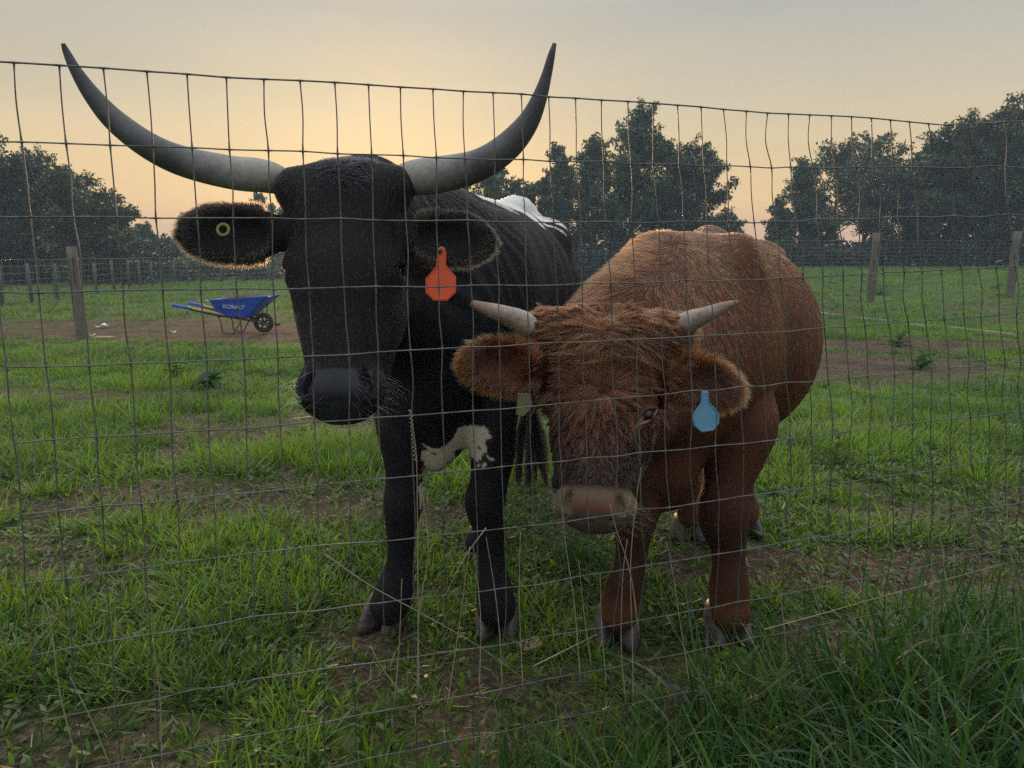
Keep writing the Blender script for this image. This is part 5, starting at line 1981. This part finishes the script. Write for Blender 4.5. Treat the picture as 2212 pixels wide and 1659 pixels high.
# ------------------------------------------------------------------ the near woven wire fence
XS = [-160, 0, 553, 1106, 1659, 2212, 2420]
TOPX = [-70, 30, 128, 223, 317, 404, 489, 570, 648, 723, 796, 865, 935, 1001, 1065, 1126, 1185, 1243, 1299, 1356, 1410, 1463, 1514, 1562, 1612, 1658, 1703, 1749, 1796, 1839, 1882, 1923, 1964, 2005, 2043, 2090, 2130, 2170, 2210, 2250, 2290]
TOPY = [130, 135, 141, 147, 154, 160, 167, 171, 174, 178, 183, 188, 192, 197, 200, 203, 209, 212, 216, 219, 223, 227, 231, 236, 240, 244, 246, 248, 250, 252, 255, 259, 263, 267, 270, 268, 266, 263, 261, 259, 258]
MID = [20, 105, 197, 285, 367, 447, 527, 602, 677, 755, 820, 890, 957, 1022, 1082, 1143, 1206, 1263, 1326, 1381, 1436, 1491, 1546, 1598, 1651, 1701, 1751, 1793, 1836, 1878, 1928, 1971, 2011, 2053, 2096, 2133, 2171, 2206, 2243, 2280, 2316]
ROWY = [
    [303, 305, 325, 345, 362, 360, 358], [466, 467, 472, 479, 479, 462, 456], [633, 632, 624, 617, 603, 574, 562], [797, 795, 776, 745, 719, 675, 658],
    [963, 958, 923, 881, 832, 782, 762], [1122, 1115, 1063, 1006, 952, 886, 862], [1283, 1271, 1193, 1141, 1066, 986, 955], [1441, 1426, 1333, 1269, 1179, 1084, 1048],
    [1592, 1574, 1468, 1389, 1291, 1179, 1138], [1728, 1702, 1588, 1484, 1373, 1264, 1222], [1842, 1812, 1692, 1575, 1458, 1342, 1298]]


def low_x(k, y):
    T, Mx = TOPX[k], MID[k]
    if Mx < 1000:
        d = np.interp(Mx, [20, 105, 447, 602, 755, 890, 1000], [72, 72, 50, 34, 17, 12, 2])
        return Mx + d * (y - 829) / 828.0
    return Mx + np.interp(y, [829, 1106, 1217, 1386, 1483, 1620], [0, np.interp(Mx, [1000, 1400, 2200], [6, 8, 2]), np.interp(Mx, [1000, 1100, 1500, 1750, 2300], [10, 18, 12, -6, -12]), np.interp(Mx, [1000, 1500, 1750, 2300], [4, -10, -26, -30]), np.interp(Mx, [1000, 1150, 1400, 2300], [2, 2, -16, -50]), np.interp(Mx, [1000, 1150, 1400, 2300], [0, -10, -40, -80])])


def col_x(k, y):
    return TOPX[k] + (MID[k] - TOPX[k]) * np.clip((y - TOPY[k]) / (829.0 - TOPY[k]), 0, 1) if y < 829 else low_x(k, y)


def fence_pt(px, py, off):
    r = ray(px, py)
    t = (1.19 + off) / (r[1] - 0.32 * r[0])
    return np.array([0, 0, CH]) + r * t


M_wire = Mat('galvanised_wire')
nzw = M_wire.noise(16, 4, 0.7)
rp = M_wire.ramp(nzw.outputs[0], [(0.35, (0.07, 0.075, 0.08)), (0.52, (0.14, 0.15, 0.155)), (0.62, (0.09, 0.062, 0.047)), (0.75, (0.17, 0.18, 0.185))])
M_wire = M_wire.done(M_wire.bsdf(rp.outputs[0], 0.5, nzw.outputs[0], 0.2, 0.0005, metal=0.45))
nc, nr = len(TOPX), 12
row_off = [0.0, .005, .008, .01, .012, .012, .01, .012, .02, .035, .06, .095]
node_px = np.zeros((nr, nc, 2))
rf = np.random.default_rng(21)
for k in range(nc):
    node_px[0, k] = (TOPX[k], TOPY[k])
    for r_ in range(1, nr):
        y = float(np.interp(MID[k], XS, ROWY[r_ - 1]))
        for _ in range(3):
            x = float(col_x(k, y))
            y = float(np.interp(x, XS, ROWY[r_ - 1]))
        node_px[r_, k] = (x + rf.normal(0, 2.2), y + rf.normal(0, 1.2))
nodes = np.array([[fence_pt(*node_px[r_, k], row_off[r_] + .006 * math.sin(k * .55 + r_)) for k in range(nc)] for r_ in range(nr)])
q0 = nodes[11][10]
fence = empty('woven_wire_fence', (float(q0[0]), float(q0[1]), 0.0), 'near woven wire fence of small upright rectangles between the viewer and the cattle', 'fence')
for r_ in range(nr):
    P = cat_rom(nodes[r_], 6)
    rad = np.full(len(P), .00125 if r_ == 0 else .00105)
    rad[::6] *= 1.35
    V, F = tube_arrays(P, rad, 7)
    mb = MB(); mb.add(V, F)
    mb.build('horizontal_wire', M_wire, fence, True)
for k in range(nc):
    pts = []
    for r_ in range(nr):
        pts.append(node_px[r_, k])
        if r_ < nr - 1:
            a, b = node_px[r_, k], node_px[r_ + 1, k]
            bulge = rf.normal(0, 1.8)
            if k >= 24: bulge += 4.5 * math.sin(r_ * 1.9 + k * .4)
            if k == 6 and r_ == 6: bulge = 30
            if k == 7 and r_ == 6: bulge = 13
            if k == 24 and r_ == 0: bulge = -5
            if k == 25 and r_ == 0: bulge = -9
            pts.append((a + b) / 2 + np.array([bulge, 0]))
    P = np.array([fence_pt(p[0], p[1], float(np.interp(i / 2.0, range(nr), row_off)) + .0025 + .006 * math.sin(k * .55 + i / 2.0)) for i, p in enumerate(pts)])
    P[0][2] += .001
    tail = P[-1] + (P[-1] - P[-2]) * 0.6
    P = cat_rom(np.vstack([P, tail]), 4)
    P = P[P[:, 2] > -.02]
    rad = np.full(len(P), .00098)
    rad[::8] *= 1.6
    V, F = tube_arrays(P, rad, 6)
    mb = MB(); mb.add(V, F)
    mb.build('vertical_wire', M_wire, fence, True)

# ------------------------------------------------------------------ thin dry stalks along the fence
M_stalk = simple('dry_stalk', (0.17, 0.14, 0.095), (0.34, 0.28, 0.20), 40, 0.7)


def stalk(pts, r, off=-.03):
    P = []
    for i, (px, py) in enumerate(pts):
        P.append(fence_pt(px, py, off))
    P = cat_rom(P, 5)
    return tube_arrays(P, np.linspace(r, r * .45, len(P)), 5)


mb = MB()
SL = [[(1368, 1520), (1366, 1380), (1362, 1230), (1372, 1100), (1385, 1010)], [(1352, 1520), (1342, 1400), (1345, 1250), (1355, 1165)],
      [(1380, 1370), (1362, 1240), (1330, 1140), (1318, 1090)], [(1255, 1480), (1240, 1300), (1222, 1180), (1215, 1095)], [(1278, 1440), (1262, 1330), (1250, 1210)],
      [(1130, 1500), (1122, 1300), (1124, 1150)], [(1490, 1480), (1470, 1350), (1452, 1230), (1440, 1170)], [(1310, 1480), (1300, 1360), (1296, 1240)],
      [(902, 1500), (905, 1330), (925, 1190), (912, 1060)], [(1035, 1500), (1038, 1330), (1022, 1180)], [(1085, 1500), (1080, 1380), (1068, 1270), (1050, 1160)],
      [(965, 1530), (985, 1400), (1000, 1290), (1015, 1180)], [(700, 1195), (800, 1265), (920, 1330), (1040, 1400), (1150, 1480)], [(800, 1395), (830, 1450), (880, 1510)],
      [(1150, 1440), (1230, 1400), (1290, 1370)], [(1050, 1140), (1000, 1210), (960, 1290)], [(850, 1530), (862, 1400), (868, 1250)],
      [(165, 1640), (130, 1500), (110, 1350), (85, 1240)], [(350, 1650), (345, 1500), (330, 1380)], [(240, 1660), (200, 1560), (150, 1460)],
      [(1900, 1430), (1870, 1300), (1850, 1180), (1835, 1110)], [(1960, 1400), (1935, 1260), (1925, 1130)], [(2010, 1410), (2015, 1270), (2000, 1110)], [(2080, 1380), (2060, 1230), (2068, 1080)],
      [(2140, 1370), (2118, 1220), (2085, 1090)], [(2180, 1380), (2160, 1210), (2150, 1060)], [(2210, 1330), (2180, 1180), (2175, 1040)], [(1800, 1420), (1760, 1290), (1720, 1180), (1700, 1110)],
      [(1700, 1440), (1690, 1320), (1670, 1230)], [(1650, 1360), (1760, 1330), (1900, 1290), (2050, 1250), (2180, 1215)], [(1560, 1560), (1500, 1440), (1440, 1330)]]
for i, s_ in enumerate(SL):
    V, F = stalk(s_, .0011, -.02 - .02 * (i % 3))
    mb.add(V, F)
o = mb.build('dry_stalks', M_stalk, None, True)
tag(o, 'thin dry pale grass stalks crossing in front of and behind the wire fence', 'dry stalks', kind='stuff')
# the one stalk with a seed head before the bull leg
root = empty('seed_stalk', tuple(fence_pt(905, 1500, -.03)), 'single pale grass stalk with a seed head in front of the bull leg', 'grass stalk')
V, F = stalk([(905, 1500), (903, 1300), (902, 1150), (900, 1000), (893, 930), (886, 885)], .0011, -.03)
mb = MB(); mb.add(V, F); mb.build('stem', M_stalk, root, True)
mb = MB()
for i in range(26):
    t = i / 25
    px, py = 886 + 12 * t + 3 * (i % 2 * 2 - 1), 885 + 110 * t
    a, b = fence_pt(px - 2 * (i % 2 * 2 - 1), py + 4, -.03), fence_pt(px, py, -.031)
    mb.tube([a, (a + b) / 2, b], [.0005, .0016, .0004], 5)
mb.build('seed_head', M_stalk, root, True)

# ------------------------------------------------------------------ evening haze
mh = bpy.data.materials.new('evening_haze')
mh.use_nodes = True
hn = mh.node_tree.nodes; hn.clear()
ho = hn.new("ShaderNodeOutputMaterial")
pv = hn.new("ShaderNodeVolumePrincipled")
pv.inputs['Color'].default_value = (0.62, 0.80, 1.0, 1)
pv.inputs['Density'].default_value = 0.0026
pv.inputs['Anisotropy'].default_value = 0.0
mh.node_tree.links.new(pv.outputs[0], ho.inputs['Volume'])
mb = MB(); mb.box((0, 0, 6.0), (560, 560, 14.4))
tag(mb.build('haze', mh), kind='stuff')
